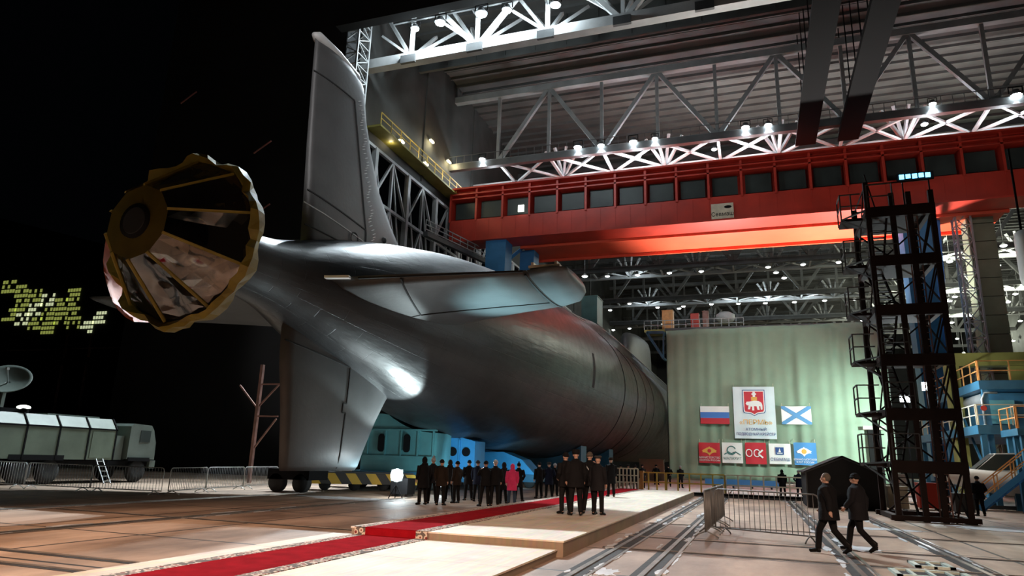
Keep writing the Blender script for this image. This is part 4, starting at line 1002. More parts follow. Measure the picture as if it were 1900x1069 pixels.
# ================================================================== scaffold tower
tw = empty('scaffold_tower', (5.2, 31.4, 0), 'tall dark reddish steel scaffold tower with stairs and ladder', 'tower')
X0, X1, Y0, Y1, TZ = 5.15, 7.6, 31.6, 35.2, 14.2
for x, y in ((X0, Y0), (X1, Y0), (X0, Y1), (X1, Y1), (X0+.95, Y0), (X1-.85, Y0)):
    MB().bb(x-.1, x+.1, y-.1, y+.1, 0, TZ-.6 if x > X0+.5 else TZ).build('post', 'towersteel', tw)
lv = [2.25, 4.3, 6.5, 8.6, 10.75, 12.95]
for z in lv:
    mb = MB(); mb.bb(X0-.1, X1+.1, Y0-.15, Y0+.1, z-.42, z+.05); mb.bb(X0-.1, X0+.1, Y0, Y1, z-.22, z+.02); mb.bb(X1-.1, X1+.1, Y0, Y1, z-.22, z+.02); mb.bb(X0, X1, Y0, Y1, z-.06, z+.0)
    mb.bb(X0-.95, X0-.1, Y0+.9, Y0+2.0, z-.18, z-.05)
    mb.build('deck', 'towersteel', tw)
    mb = MB()
    for zz in (.55, 1.1): mb.bar((X0-.95, Y0+.9, z+zz), (X0-.95, Y0+2.0, z+zz), .05).bar((X0-.95, Y0+.9, z+zz), (X0-.1, Y0+.9, z+zz), .05).bar((X0, Y0-.1, z+zz), (X0+1.0, Y0-.1, z+zz), .045)
    for x, y in ((X0-.95, Y0+.9), (X0-.95, Y0+2.0), (X0-.5, Y0+.9)): mb.bar((x, y, z-.1), (x, y, z+1.1), .055)
    mb.bar((X0, Y0-.1, z), (X0, Y0-.1, z+1.1), .045).bar((X0+1.0, Y0-.1, z), (X0+1.0, Y0-.1, z+1.1), .045).bar((X0-.95, Y0+.9, z-.1), (X0+.05, Y0-.1, z), .06)
    mb.bar((X0-.95, Y0+.9, z-.1), (X0-.05, Y0+.05, z-.9), .06)
    mb.build('guard_rail', 'darksteel', tw)
zs = [0]+lv
for i in range(len(lv)):
    z0, z1 = zs[i], zs[i+1]
    mb = MB(); ya, yb = (Y0+.6, Y1-.5) if i % 2 == 0 else (Y1-.5, Y0+.6)
    for x in (X0+.25, X0+.85): mb.bar((x, ya, z0), (x, yb, z1), .06, .16)
    for k in range(9):
        t = (k+.5)/9; mb.box((X0+.55, lerp(ya, yb, t), lerp(z0, z1, t)), (.6, .2, .03))
    mb.build('stair_flight', 'towersteel', tw)
    MB().bar((X0-.02, ya, z0+1), (X0-.02, yb, z1+1), .05).build('handrail', 'towersteel', tw)
    mb = MB(); lx = X1-.75
    for dx in (0, .42): mb.bar((lx+dx-.21, Y0+.25, z0), (lx+dx-.21, Y0+.25, z1), .045)
    n = int((z1-z0)/.28)
    for k in range(n): mb.bar((lx-.21, Y0+.25, z0+(k+.5)*.28), (lx+.21, Y0+.25, z0+(k+.5)*.28), .035)
    mb.build('ladder', 'rust', tw)
    mb = MB(); mb.bar((X1, Y0, z0), (X1, Y1, z1), .06).bar((X1, Y1, z0), (X1, Y0, z1), .06).bar((X1-.5, Y0, z0), (X1, Y0, z1-.3), .06).bar((X0, Y1, z0), (X1, Y1, z1), .07).bar((X1, Y1, z0), (X0, Y1, z1), .07)
    mb.build('cross_brace', 'towersteel', tw)
mb = MB(); mb.bb(X0-.3, X1+.3, Y0-.2, Y0+.05, .03, .22).bb(X0-.3, X1+.3, Y1-.1, Y1+.15, .03, .22).bb(X0-.15, X0+.1, Y0, Y1, .03, .2).bb(X1-.1, X1+.15, Y0, Y1, .03, .2)
mb.build('base_frame', 'towersteel', tw)
mb = MB()
for x in (X0, X1):
    for y in (Y0, Y1): mb.bb(x-.16, x+.16, y-.16, y+.16, 0, .04)
mb.build('feet', 'black', tw)
mb = MB(); mb.bar((X0, Y0, 14.6), (X0+.3, Y0, 13.0), .05)
for x in (X0, X0+1, X1-1, X1):
    mb.bar((x, Y0, 12.95), (x, Y0, 14.1), .05); mb.bar((x, Y1, 12.95), (x, Y1, 14.1), .05)
mb.bar((X0, Y0, 14.1), (X1, Y0, 14.1), .05).bar((X0, Y1, 14.1), (X1, Y1, 14.1), .05).bar((X0, Y0, 14.1), (X0, Y1, 14.1), .05)
mb.build('top_railing', 'towersteel', tw)

# ================================================================== right-hand side of the hall
lattice_column(20.4, 75, 1.3, 0, 27.5, 1.6, 'lattice_column', 'steel', 'silvery lattice column left of the grey-green column', 'column', .16)
e = empty('panel_column', (22.0, 75.6, 0), 'thick grey-green column of stacked panels at the right', 'column')
mb = MB()
for k in range(15): mb.bb(20.95+.0, 23.2, 75.2, 77.4, k*1.85+.04, k*1.85+1.82)
mb.build('panels', 'greycol', e); MB().bb(21.05, 23.1, 75.3, 77.3, 0, 27.7).build('core', 'black', e)
e = empty('hanging_capsule', tuple(at(1898, 480, Y=46)), 'rounded pale grey tank end at the right picture edge', 'tank')
p = at(1903, 480, Y=46); MB().lathe([(.1, -1.75), (.35, -1.6), (.42, -1.2), (.42, 1.2), (.35, 1.6), (.1, 1.75)], p, 'Z', 20).build('shell', 'white', e, True)
MB().bar(p+Vector((0, 0, 1.7)), p+Vector((0, 0, 7)), .1).build('hanger', 'black', e)
def plat(name, x0, x1, y0, y1, z, m, label, rail='orange', legs=True, th=.45, railh=1.15, sides='WS'):
    e = empty(name, (x0, y0, 0), label, 'platform')
    MB().bb(x0, x1, y0, y1, z-th, z).build('deck', m, e)
    if legs:
        for x in (x0+.3, x1-.3):
            for y in (y0+.3, (y0+y1)/2, y1-.3): MB().bb(x-.14, x+.14, y-.14, y+.14, 0, z-th).build('leg', m, e)
        MB().bar((x0+.3, y0+.3, 0.3), (x0+.3, (y0+y1)/2, z-th), .12).build('brace', m, e)
    if rail:
        mb = MB(); segs = []
        if 'W' in sides: segs.append(((x0+.06, y0), (x0+.06, y1)))
        if 'S' in sides: segs.append(((x0, y0+.06), (x1, y0+.06)))
        for a, b in segs:
            a = Vector((*a, z)); b = Vector((*b, z)); L = (b-a).length; n = max(2, int(L/1.5))
            for i in range(n+1): p = a.lerp(b, i/n); mb.bar(p, p+Vector((0, 0, railh)), .06)
            for t in (.5, 1): mb.bar(a+Vector((0, 0, railh*t)), b+Vector((0, 0, railh*t)), .055)
        mb.build('railing', rail, e)
    return e
plat('work_platform', 12.5, 19, 46.8, 60, 7.2, 'bluedark', 'upper blue work platform with orange railing right of the tower', th=.5)
plat('work_platform', 12.0, 19, 46.2, 62, 4.6, 'bluedark', 'middle blue work platform below the upper one', 'whiterail', th=.5)
plat('work_platform', 12.9, 20, 42.9, 45.6, 4.25, 'bluedark', 'lower blue platform with orange railing nearest the right edge', th=.35)
mb = MB(); e = empty('machine_housing', (14, 49, 4.6), 'dark blue machine housing between the two work platforms', 'housing')
MB().bb(13.1, 18, 48.6, 52.9, 4.6, 6.65).build('body', 'bluedark', e); mb.bb(13.3, 14.6, 48.4, 48.6, 4.8, 6.2); mb.build('hatch', 'teal', e)
MB().lathe([(.35, 0), (.35, 4)], (13.2, 49, 6.3), 'Y', 14).build('duct', 'steel', e, True)
e = empty('olive_gantry', (12, 52, 0), 'olive yellow portal beam behind the upper work platform', 'beam')
MB().bb(12.2, 34, 52, 53, 8.75, 9.6).build('beam', 'olive', e); mb = MB()
mb.bb(12.2, 12.9, 52, 53, 0, 8.75).bb(15.8, 34, 52.3, 52.8, 7.4, 8.75); mb.build('posts', 'olive', e)
e = empty('blue_stair', (11.5, 45, 0), 'blue steel stair with orange handrails climbing to the right', 'stair')
a = Vector((10.9, 43.6, .1)); b = Vector((14.6, 42.0, 3.6))
dv = Vector((.45, 1.0, 0)).normalized()*1.0
mb = MB(); mb.bar(a, b, .1, .3).bar(a+dv, b+dv, .1, .3)
for i in range(14):
    p = a.lerp(b, (i+.5)/14); mb.box(p+dv/2, (.28, 1.0, .04), rz=-.42)
mb.build('flight', 'blue', e)
for off in (Vector((0, 0, 0)), dv):
    mb = MB()
    for t in (.5, 1): mb.bar(a+off+Vector((0, 0, t*1.1)), b+off+Vector((0, 0, t*1.1)), .055)
    for i in range(6): p = a.lerp(b, i/5)+off; mb.bar(p, p+Vector((0, 0, 1.1)), .055)
    mb.build('handrail', 'orange', e)
# boat
bt = empty('motor_boat', (11.5, 47.5, 0), 'white motor boat with raked bow parked right of the tower', 'boat')
V = []; F = []; st = 9
for i in range(st):
    t = i/(st-1); x = lerp(15.5, 9.3, t); w_ = 1.05*(1-t**3)+.03; zk = .7+1.0*t**3; zs_ = 1.75+.55*t
    for yy, zz in ((-w_, zs_), (-w_*.85, lerp(zk, zs_, .45)), (0, zk), (w_*.85, lerp(zk, zs_, .45)), (w_, zs_)): V.append((x, 45.4+yy*.9, zz))
    if i: F += [((i-1)*5+j, (i-1)*5+j+1, i*5+j+1, i*5+j) for j in range(4)]; F.append(((i-1)*5+4, (i-1)*5, i*5, i*5+4))
F.append((0, 1, 2, 3, 4)); F.append(tuple((st-1)*5+j for j in (4, 3, 2, 1, 0)))
MB().add(V, F).build('hull', 'white', bt, True)
MB().prism([(11.1, 1.9), (12.3, 3.0), (14.6, 3.1), (14.9, 1.8)], 44.8, 46.0, 'Y').build('cabin', 'white', bt)
MB().add([(11.25, 44.78, 2.05), (12.3, 44.78, 2.95), (14.3, 44.78, 3.0), (14.4, 44.78, 2.2), (11.2, 44.85, 2.1), (12.25, 44.85, 2.98), (12.25, 45.95, 2.98), (11.2, 45.95, 2.1)], [(0, 1, 2, 3), (4, 5, 6, 7)]).build('windshield', 'glass', bt)
mb = MB()
for x in (11.2, 14): mb.bb(x-.1, x+.1, 44.7, 46.1, 0, 1.0)
mb.bb(10.8, 14.6, 45.3, 45.5, .05, .25).build('trailer_cradle', 'darksteel', bt)
# two floodlights on the tower side
for (px, py, Y, l, s) in ((1722, 717, 47, 'brilliant floodlight seen through the scaffold tower', 1.3), (1679, 740, 47, 'floodlight left of the brilliant one behind the tower', 1.1)):
    p = at(px, py, Y=Y); e = empty('mast_floodlight', (p.x, p.y, 0), l, 'floodlight')
    MB().bar((p.x, p.y+.3, 0), (p.x, p.y+.3, p.z+.2), .09).bb(p.x-.25, p.x+.25, p.y+.15, p.y+.45, 0, .05).build('mast', 'black', e)
    MB().box((p.x, p.y+.12, p.z), (.5*s, .2, .4*s)).build('housing', 'darksteel', e); MB().ball((p.x, p.y, p.z), (.2*s, .06, .17*s), 12, 8).build('lens', 'lens', e, True)
    light('POINT', (p.x, p.y-.5, p.z), 500*s, (.85, .97, 1), .15, name='floodlight_or_fill')
for (px, py, Y, l) in ((1841, 708, 47.5, 'small lamp under the upper blue work platform'), (1868, 708, 47.5, 'second small lamp under the upper blue work platform')):
    p = at(px, py, Y=Y); place(gl, p, l, 'lamps under the work platform', .35, 'lamp'); light('POINT', p-Vector((0, .3, .1)), 160, (1, .95, .8), .1, name='platform_light')
light('POINT', (14.5, 40, 7), 150, (1, .8, .6), .3, name='platform_light')
light('POINT', (10.5, 43.0, 5), 170, (1, .85, .65), .3, name='platform_light')
light('SPOT', (8, 58, 13), 4000, (1, .93, .88), .4, (2, 60, 0), 100, .8, name='floor_light')
light('SPOT', (-3, 44, 14), 2500, (.95, .97, 1), .4, (-3, 36, 0), 95, .8, name='floor_light')
for i, (x, y, h, l) in enumerate(((12.6, 47.0, 1.9, 'pale pipe riser at the corner of the middle work platform'), (14.6, 46.6, 1.7, 'pale pipe riser in front of the machine housing'), (16.4, 46.6, 1.8, 'pale pipe riser toward the right edge on the middle platform'))):
    e = empty('pipe_riser', (x, y, 4.6), l, 'pipe', 'pipe risers on the middle platform')
    MB().tube([(x, y, 4.6), (x, y, 4.6+h*.8), (x+.15, y, 4.6+h), (x+.8, y, 4.6+h)], .07, 8).build('pipe', 'galv', e, True)
    MB().lathe([(.12, 0), (.12, .06)], (x, y, 4.6), 'Z', 12).build('flange', 'galv', e); MB().lathe([(.16, -.02), (.16, .02)], (x, y-.12, 5.6), 'Y', 12).build('valve_wheel', 'red', e)
# clutter seen at the foot of the tower
def crate(x, y, sx, sy, h, m, label, name='equipment_box', cat='box'):
    e = empty(name, (x, y, 0), label, cat); MB().bb(x-sx/2, x+sx/2, y-sy/2, y+sy/2, .08, h).build('body', m, e); MB().bb(x-sx/2-.03, x+sx/2+.03, y-sy/2-.03, y+sy/2+.03, h, h+.05).build('lid', m, e)
    mb = MB()
    for a in (-1, 1): mb.bb(x+a*sx*.35-.05, x+a*sx*.35+.05, y-sy/2, y+sy/2, 0, .08)
    mb.build('skids', 'black', e)
crate(6.6, 40.5, .9, .7, 1.1, 'whiterail', 'pale equipment box seen through the foot of the tower'); crate(8.4, 42.5, 1.0, .8, 1.3, 'red', 'red equipment box behind the tower foot'); crate(9.3, 39.8, .8, .7, .9, 'darksteel', 'dark equipment box right of the tower foot'); crate(7.4, 44.5, .7, .7, 1.7, 'steel', 'tall grey cabinet behind the tower foot', 'grey_cabinet', 'cabinet')
for x, y, l in ((5.6, 42, 'pale pipe frame left of the red box behind the tower'), (9.8, 45.5, 'pipe frame between tower and boat')):
    e = empty('pipe_rack', (x, y, 0), l, 'frame'); mb = MB()
    for k in range(4): mb.bar((x+.5*k, y, 0), (x+.5*k, y, 1.9), .06)
    for z in (.6, 1.2, 1.9): mb.bar((x, y, z), (x+1.5, y, z), .06)
    mb.bar((x, y, 0), (x+1.5, y, 1.9), .05); mb.build('frame', 'galv', e)
# ================================================================== timber stages and red carpet
def wood_mat(name, c, rough=.6):
    m = mat(name, c, rough, 0, 0, 4, .18, 1.2); nt = m.node_tree; N = nt.nodes; L = nt.links; b = N['Principled BSDF']; tc = N.new('ShaderNodeTexCoord')
    mp = N.new('ShaderNodeMapping'); mp.inputs['Scale'].default_value = (9, .6, 1); n = N.new('ShaderNodeTexNoise'); n.inputs['Scale'].default_value = 1.5; n.inputs['Detail'].default_value = 6
    L.new(tc.outputs['Object'], mp.inputs[0]); L.new(mp.outputs[0], n.inputs['Vector'])
    src = b.inputs['Base Color'].links[0].from_socket; mx = N.new('ShaderNodeMix'); mx.data_type = 'RGBA'; mx.blend_type = 'MULTIPLY'; mx.inputs[0].default_value = .45
    L.new(src, mx.inputs[6]); L.new(n.outputs['Color'], mx.inputs[7]); L.new(mx.outputs[2], b.inputs['Base Color'])
    bp = N.new('ShaderNodeBump'); bp.inputs['Strength'].default_value = .2; bp.inputs['Distance'].default_value = .01; L.new(n.outputs['Fac'], bp.inputs['Height']); L.new(bp.outputs[0], b.inputs['Normal'])
    return m
M['ply'] = wood_mat('pale_plywood', (.78, .68, .55)); M['plyedge'] = wood_mat('weathered_wood_edge', (.30, .22, .15), .8)
def stage(x0, x1, y0, y1, z0, z1, label):
    e = empty('timber_stage', (x0, y0, 0), label, 'stage')
    y = y0
    k = 0
    while y < y1-.05:
        yy = min(y+2.44, y1); x = x0
        MB().bb(x0, x1, y+.006, yy-.006, z1-.03, z1).build('plywood_sheet', 'ply', e); y = yy; k += 1
    MB().bb(x0+.02, x1-.02, y0+.02, y1-.02, z0, z1-.03).build('frame', 'plyedge', e)
stage(-9.05, -3.85, 4.0, 14.0, 0, .15, 'lower timber stage at the front under the red carpet')
stage(-8.62, -3.72, 14.0, 45.0, 0, .31, 'upper timber stage leading to the hall')
def carpet_mat():
    m = mat('red_carpet_pile', (.25, .005, .010), .95, 0, .3, 60, .22, 3, .03); return m
M['carpet'] = carpet_mat()
def border_mat():
    m = mat('speckled_carpet_border', (.4, .3, .25), .9); nt = m.node_tree; N = nt.nodes; L = nt.links; b = N['Principled BSDF']; tc = N.new('ShaderNodeTexCoord')
    vo = N.new('ShaderNodeTexVoronoi'); vo.inputs['Scale'].default_value = 9; L.new(tc.outputs['Object'], vo.inputs['Vector'])
    cr = N.new('ShaderNodeValToRGB'); cr.color_ramp.interpolation = 'CONSTANT'; cr.color_ramp.elements[0].color = (.16, .02, .02, 1); cr.color_ramp.elements[1].position = .32; cr.color_ramp.elements[1].color = (.50, .42, .34, 1)
    x = cr.color_ramp.elements.new(.55); x.color = (.10, .08, .07, 1); L.new(vo.outputs['Distance'], cr.inputs[0]); L.new(cr.outputs[0], b.inputs['Base Color']); return m
M['border'] = border_mat()
cp_ = empty('red_carpet', (-7.6, 4, .15), 'long red carpet with speckled borders running over both stages to the hall', 'carpet')
XL, XR, bw = -8.5, -6.72, .27
mb = MB(); mb.bb(XL+bw, XR-bw, 4.1, 13.99, .15, .163).bb(XL+bw, XR-bw, 13.97, 13.995, .16, .32).bb(XL+bw, XR-bw, 13.97, 44.9, .31, .323); mb.build('field', 'carpet', cp_)
mb = MB()
for a, b in ((XL, XL+bw), (XR-bw, XR)): mb.bb(a, b, 4.1, 13.985, .15, .162).bb(a, b, 13.97, 13.99, .16, .32).bb(a, b, 13.97, 44.9, .31, .322)
mb.build('border', 'border', cp_)

# ================================================================== crowd barriers
def barrier(a, b, label, m='galv', h=1.1, feet=True, group=None):
    a = Vector((*a, 0)); b = Vector((*b, 0)); d = (b-a); L = d.length; u = d/L; nrm = Vector((-u.y, u.x, 0)); z0 = .18
    e = empty('crowd_barrier', tuple(a), label, 'barrier', group)
    r = .021; c = .12
    P = [a+Vector((0, 0, z0)), a+Vector((0, 0, h-c)), a+u*c*.3+Vector((0, 0, h-c*.3)), a+u*c+Vector((0, 0, h)), b-u*c+Vector((0, 0, h)), b-u*c*.3+Vector((0, 0, h-c*.3)), b+Vector((0, 0, h-c)), b+Vector((0, 0, z0)), a+Vector((0, 0, z0))]
    MB().tube(P, r, 8).build('frame', m, e, True)
    mb = MB(); n = int(L/.14)
    for i in range(1, n):
        p = a+u*(L*i/n); mb.tube([p+Vector((0, 0, z0)), p+Vector((0, 0, h))], .009, 5)
    mb.build('infill_bars', m, e, True)
    if feet:
        for t in (.1, .9):
            p = a+u*L*t
            MB().tube([p+nrm*.32+Vector((0, 0, .02)), p+nrm*.2+Vector((0, 0, .1)), p+Vector((0, 0, z0)), p-nrm*.2+Vector((0, 0, .1)), p-nrm*.32+Vector((0, 0, .02))], .02, 6).build('foot', m, e, True)
    return e
B = [(-37.0, 21.6), (-33.6, 21.9), (-30.1, 22.2), (-26.6, 22.5), (-23.1, 22.9)]
bl = ['metal crowd barrier at the left picture edge before the truck', 'metal crowd barrier in front of the truck rear wheels', 'metal crowd barrier in front of the truck middle', 'metal crowd barrier in front of the truck cab']
for i in range(4): barrier(B[i], (B[i+1][0]-.06, B[i+1][1]), bl[i], group='row of barriers before the truck')
B = [(-23.0, 23.1), (-23.9, 26.2), (-24.5, 29.4), (-25.1, 32.8), (-25.9, 36.6)]
bl = ['metal crowd barrier just right of the truck', 'metal crowd barrier second right of the truck', 'metal crowd barrier beside the braced pole', 'far metal crowd barrier ending at the lower fin']
for i in range(4): barrier(B[i], (B[i+1][0]+.01, B[i+1][1]-.06), bl[i], group='row of barriers right of the truck')
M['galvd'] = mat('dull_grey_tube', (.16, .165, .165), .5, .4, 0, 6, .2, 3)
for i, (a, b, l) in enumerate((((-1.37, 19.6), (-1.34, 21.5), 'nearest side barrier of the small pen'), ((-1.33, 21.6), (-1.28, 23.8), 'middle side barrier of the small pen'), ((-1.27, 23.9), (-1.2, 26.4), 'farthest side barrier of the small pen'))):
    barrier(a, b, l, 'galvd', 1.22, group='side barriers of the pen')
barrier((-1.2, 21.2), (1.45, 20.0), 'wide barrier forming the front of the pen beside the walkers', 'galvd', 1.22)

# ================================================================== truck with dish
tr = empty('army_truck', (-33, 26, 0), 'dark green box-bodied six-wheeled truck behind the barriers', 'truck')
TX = -33.0; W_ = 2.5
def xs_(poly, y0, y1): return MB().prism(poly, y0, y1, 'Y')
sec = [(TX-W_, 1.2), (TX, 1.2), (TX, 2.80), (TX-.42, 3.35), (TX-W_+.42, 3.35), (TX-W_, 2.80)]
xs_(sec, 22.2, 29.0).build('box_body', 'truck', tr)
mb = MB()
for y in (22.25, 23.95, 25.65, 27.3, 28.95): mb.bb(TX-.01, TX+.03, y-.04, y+.04, 1.2, 2.8); mb.bar((TX+.02, y, 2.8), (TX-.42, y, 3.37), .07)
mb.bb(TX, TX+.03, 22.2, 29, 2.74, 2.82).build('ribs', 'black', tr)
MB().bb(TX, TX+.02, 27.5, 28.8, 1.3, 2.65).build('side_door', 'truck', tr)
MB().bb(TX-2.2, TX-.3, 22.0, 31.8, .85, 1.15).build('chassis', 'black', tr)
mb = MB(); mb.prism([(29.9, 1.25), (29.9, 3.05), (30.1, 3.2), (31.3, 3.15), (31.5, 2.9), (31.75, 2.2), (31.8, 1.25)], TX-2.45, TX-.05, 'X'); cb = mb.build('cab', 'cab', tr)
MB().bb(TX-.06, TX-.03, 30.6, 31.3, 2.2, 2.85).build('cab_window', 'glass', cb)
MB().bb(TX-2.35, TX-.1, 31.55, 31.95, .75, 1.2).build('bumper', 'cab', tr)
MB().bb(TX-1.0, TX-.3, 29.15, 29.75, 1.2, 2.5).build('spare_equipment', 'cab', tr)
for y in (24.0, 25.45, 30.7):
    for x in (TX-.1, TX-2.35):
        wh = MB().lathe([(.28, -.15), (.55, -.16), (.60, -.08), (.60, .08), (.55, .16), (.28, .15)], (x-.1, y, .60), 'X', 24).build('wheel', 'rubber', tr, True)
        MB().lathe([(.05, -.12), (.27, -.12), (.27, .10), (.12, .14), (.05, .14)], (x-.1, y, .6), 'X', 16).build('wheel_hub', 'cab', wh)
mb = MB(); mb.bb(TX-.3, TX+.02, 23.3, 26.1, 1.15, 1.4); mb.bb(TX-.3, TX+.02, 29.95, 31.4, 1.15, 1.35); mb.build('mudguards', 'black', tr)
mb = MB(); 
for dx in (0, .4): mb.bar((TX+.05, 27.9+dx, 1.25), (TX+.9, 27.9+dx, .02), .045)
for i in range(5): p = Vector((TX+.05, 27.9, 1.25)).lerp(Vector((TX+.9, 27.9, .02)), (i+.5)/5); mb.bar(p, p+Vector((0, .4, 0)), .04)
mb.build('door_ladder', 'galv', tr)
mb = MB(); mb.bb(TX-1.9, TX-.6, 22.6, 24.3, 3.35, 3.55); mb.build('roof_tray', 'black', tr); MB().bb(TX-1.8, TX-.9, 25.5, 28.5, 3.35, 3.45).build('roof_rack', 'cab', tr)
di = empty('satellite_dish', (TX-1.2, 23.3, 3.55), 'round satellite dish tilted up on the truck roof', 'dish')
q = Vector((.55, -.55, .75)).normalized().to_track_quat('Z', 'Y').to_matrix()
mb = MB(); V = []; n = 28; st = 7; c0 = Vector((TX-1.2, 23.4, 4.75))
for i in range(st+1):
    r = .98*i/st+.01; h = .30*(r/1.0)**2
    for j in range(n): V.append(c0+q @ Vector((r*math.cos(2*PI*j/n), r*math.sin(2*PI*j/n), h)))
F = [(i*n+j, i*n+(j+1) % n, (i+1)*n+(j+1) % n, (i+1)*n+j) for i in range(st) for j in range(n)]
o = mb.add(V, F).build('reflector', 'cab', di, True); md = o.modifiers.new('t', 'SOLIDIFY'); md.thickness = .03
mb = MB(); mb.bar((TX-1.2, 23.3, 3.55), (TX-1.2, 23.3, 4.3), .16).bar((TX-1.2, 23.3, 4.2), tuple(c0), .1).build('mount', 'cab', di)
MB().bar(c0+q @ Vector((0, 0, 0)), c0+q @ Vector((0, 0, .85)), .05).box(c0+q @ Vector((0, 0, .9)), (.12, .12, .12)).build('feed_horn', 'galv', di)
dl = empty('dome_lamp', (TX-.7, 24.0, 3.5), 'white dome light on the truck roof beside the dish', 'lamp')
MB().ball((TX-.6, 24.0, 3.62), (.3, .3, .12), 14, 8).build('dome', 'winlit', dl, True); MB().bb(TX-.85, TX-.35, 23.8, 24.2, 3.5, 3.58).build('base', 'black', dl)

# ================================================================== braced pole and dark yard steelwork at the left
e = empty('braced_pole', (-27.2, 33.5, 0), 'tall rusty steel pole with side braces between truck and lower fin', 'pole')
pb_ = at(465, 868, Y=36); x = pb_.x; MB().bar((x, 36, 0), (x, 36, 7.3), .2).build('pole', 'rust', e)
mb = MB(); mb.bar((x, 36, 2.0), (x+1.5, 36, 3.9), .09).bar((x, 36, 4.6), (x+1.4, 36, 6.0), .09).bar((x, 36, 4.5), (x-1.6, 36, 6.0), .09).bar((x, 36, 6.05), (x+2.0, 36, 6.05), .09).bar((x, 36, 4.05), (x+1.6, 36, 4.05), .09)
mb.build('brace', 'rust', e)
# distant workshop with lit lattice windows beyond the yard
bd = empty('lit_workshop', (-150, 150, 0), 'distant dark workshop with yellow-green lit lattice windows', 'building')
BYY = 130
a = at(-40, 395, Y=BYY); b = at(345, 520, Y=BYY)
MB().prism([(at(-60, 690, Y=BYY).x, 0), (a.x, a.z), (at(190, 452, Y=BYY).x, at(190, 452, Y=BYY).z), (b.x, b.z-3), (b.x+4, 0)], BYY, BYY+30, 'Y').build('walls', 'facade', bd)
rd = random.Random(11)
for i in range(11):
    for j in range(4):
        px = 6+i*24; top = 492+.34*px; py = top+j*26
        if py > 600: continue
        if j == 0 and i > 8: continue
        p0 = at(px, py, Y=BYY-.3); p1 = at(px+20, py+20+.2*20, Y=BYY-.3)
        mb = MB(); nx, nz = 5, 3
        lit = rd.random() < (.35 if j == 0 else .92 if i < 7 else .5)
        if not lit: continue
        for u in range(nx):
            for v in range(nz):
                if rd.random() < .22: continue
                xa = lerp(p0.x, p1.x, u/nx)+.15; xb = lerp(p0.x, p1.x, (u+1)/nx)-.15; za_ = lerp(p1.z, p0.z, v/nz)+.2; zb_ = lerp(p1.z, p0.z, (v+1)/nz)-.2
                mb.bb(xa, xb, BYY-.25, BYY-.15, za_, zb_)
        if len(mb.v) < 40: continue
        mb.build('window', 'litgreen' if (i+j) % 4 or j < 1 else 'winlitdim', bd)
e = empty('light_rod', (0, 0, 0))
MB().bar((-.9, 0, -.5), (.9, 0, .5), .10).build('rod', 'redrod', e); MB().bar((0, .1, 0), (0, .96, 0), .06).build('bracket', 'black', e)
for (px, py, l) in ((350, 181, 'thin reddish rod on the dark facade, leftmost and highest'), (487, 273, 'thin reddish rod on the dark facade above the cover'), (484, 390, 'thin reddish rod on the dark facade beside the cover edge')):
    place(e, at(px, py, Y=46.5), l, 'reddish rods on the facade', 1, 'rod')
# dark pipe bridge and posts under the distant workshop
e = empty('pipe_bridge', (-80, 70, 0), 'dark pipe bridge on posts behind the truck', 'bridge')
mb = MB(); a = at(-20, 668, Y=62); b = at(480, 668, Y=62)
mb.bb(a.x, b.x, 62, 63.5, a.z-.9, a.z).build('deck', 'towersteel', e)
mb = MB()
for px in (165, 120, 240, 330, 420): 
    p = at(px, 640, Y=62); mb.bar((p.x, 62.2, a.z-.9 if px > 400 else 0), (p.x, 62.2, a.z+3.0), .22)
mb.bb(a.x, b.x, 62, 62.2, a.z+1.1, a.z+1.2).build('posts', 'rust', e)
# ================================================================== people
M['skin'] = mat('skin', (.45, .27, .20), .55); M['hair'] = mat('dark_hair', (.03, .02, .015), .6)
def cmat(n, c, r=.85): M[n] = mat(n, tuple(v*.6 if max(c) < .08 else v for v in c), r, 0, .25, 14, .25, 3, .15); return M[n]
cmat('cl_black', (.011, .011, .013)); cmat('cl_dark', (.018, .018, .022)); cmat('cl_navy', (.012, .018, .045)); cmat('cl_brown', (.035, .024, .018)); cmat('cl_grey', (.07, .07, .075)); cmat('cl_pink', (.60, .04, .13)); cmat('cl_trou', (.010, .010, .011)); cmat('cl_jean', (.03, .05, .08)); cmat('cl_boot', (.008, .008, .008), .5); cmat('cl_hatlight', (.35, .36, .38)); cmat('cl_fur', (.10, .085, .07))
STAND = dict(hipL=(-.10,0,.93), kneeL=(-.12,.03,.50), ankL=(-.14,-.01,.09), hipR=(.10,0,.93), kneeR=(.12,.03,.50), ankR=(.14,-.01,.09), toeL=(-.17,.15,.035), toeR=(.17,.15,.035),
    shL=(-.20,0,1.44), elL=(-.26,-.02,1.16), wrL=(-.25,.08,.93), shR=(.20,0,1.44), elR=(.26,-.02,1.16), wrR=(.25,.08,.93), chest=(0,0,1.3), head=(0,.02,1.65))
POCKET = dict(STAND, elL=(-.30,-.10,1.18), wrL=(-.19,.12,1.02), elR=(.30,-.10,1.18), wrR=(.19,.12,1.02), kneeR=(.14,.06,.50), ankR=(.19,.05,.09), toeR=(.25,.2,.035))
PHOTO = dict(STAND, elL=(-.27,.12,1.24), wrL=(-.11,.30,1.42), elR=(.27,.12,1.24), wrR=(.11,.30,1.44), kneeL=(-.14,.04,.5), ankL=(-.19,.03,.09), toeL=(-.25,.18,.035))
WALKA = dict(STAND, hipL=(-.09,0,.92), kneeL=(-.10,.20,.53), ankL=(-.10,.26,.10), toeL=(-.11,.43,.05), hipR=(.09,0,.92), kneeR=(.10,-.06,.50), ankR=(.10,-.36,.17), toeR=(.10,-.24,.04), elL=(-.26,-.12,1.18), wrL=(-.24,-.12,.94), elR=(.26,.05,1.17), wrR=(.23,.22,1.00))
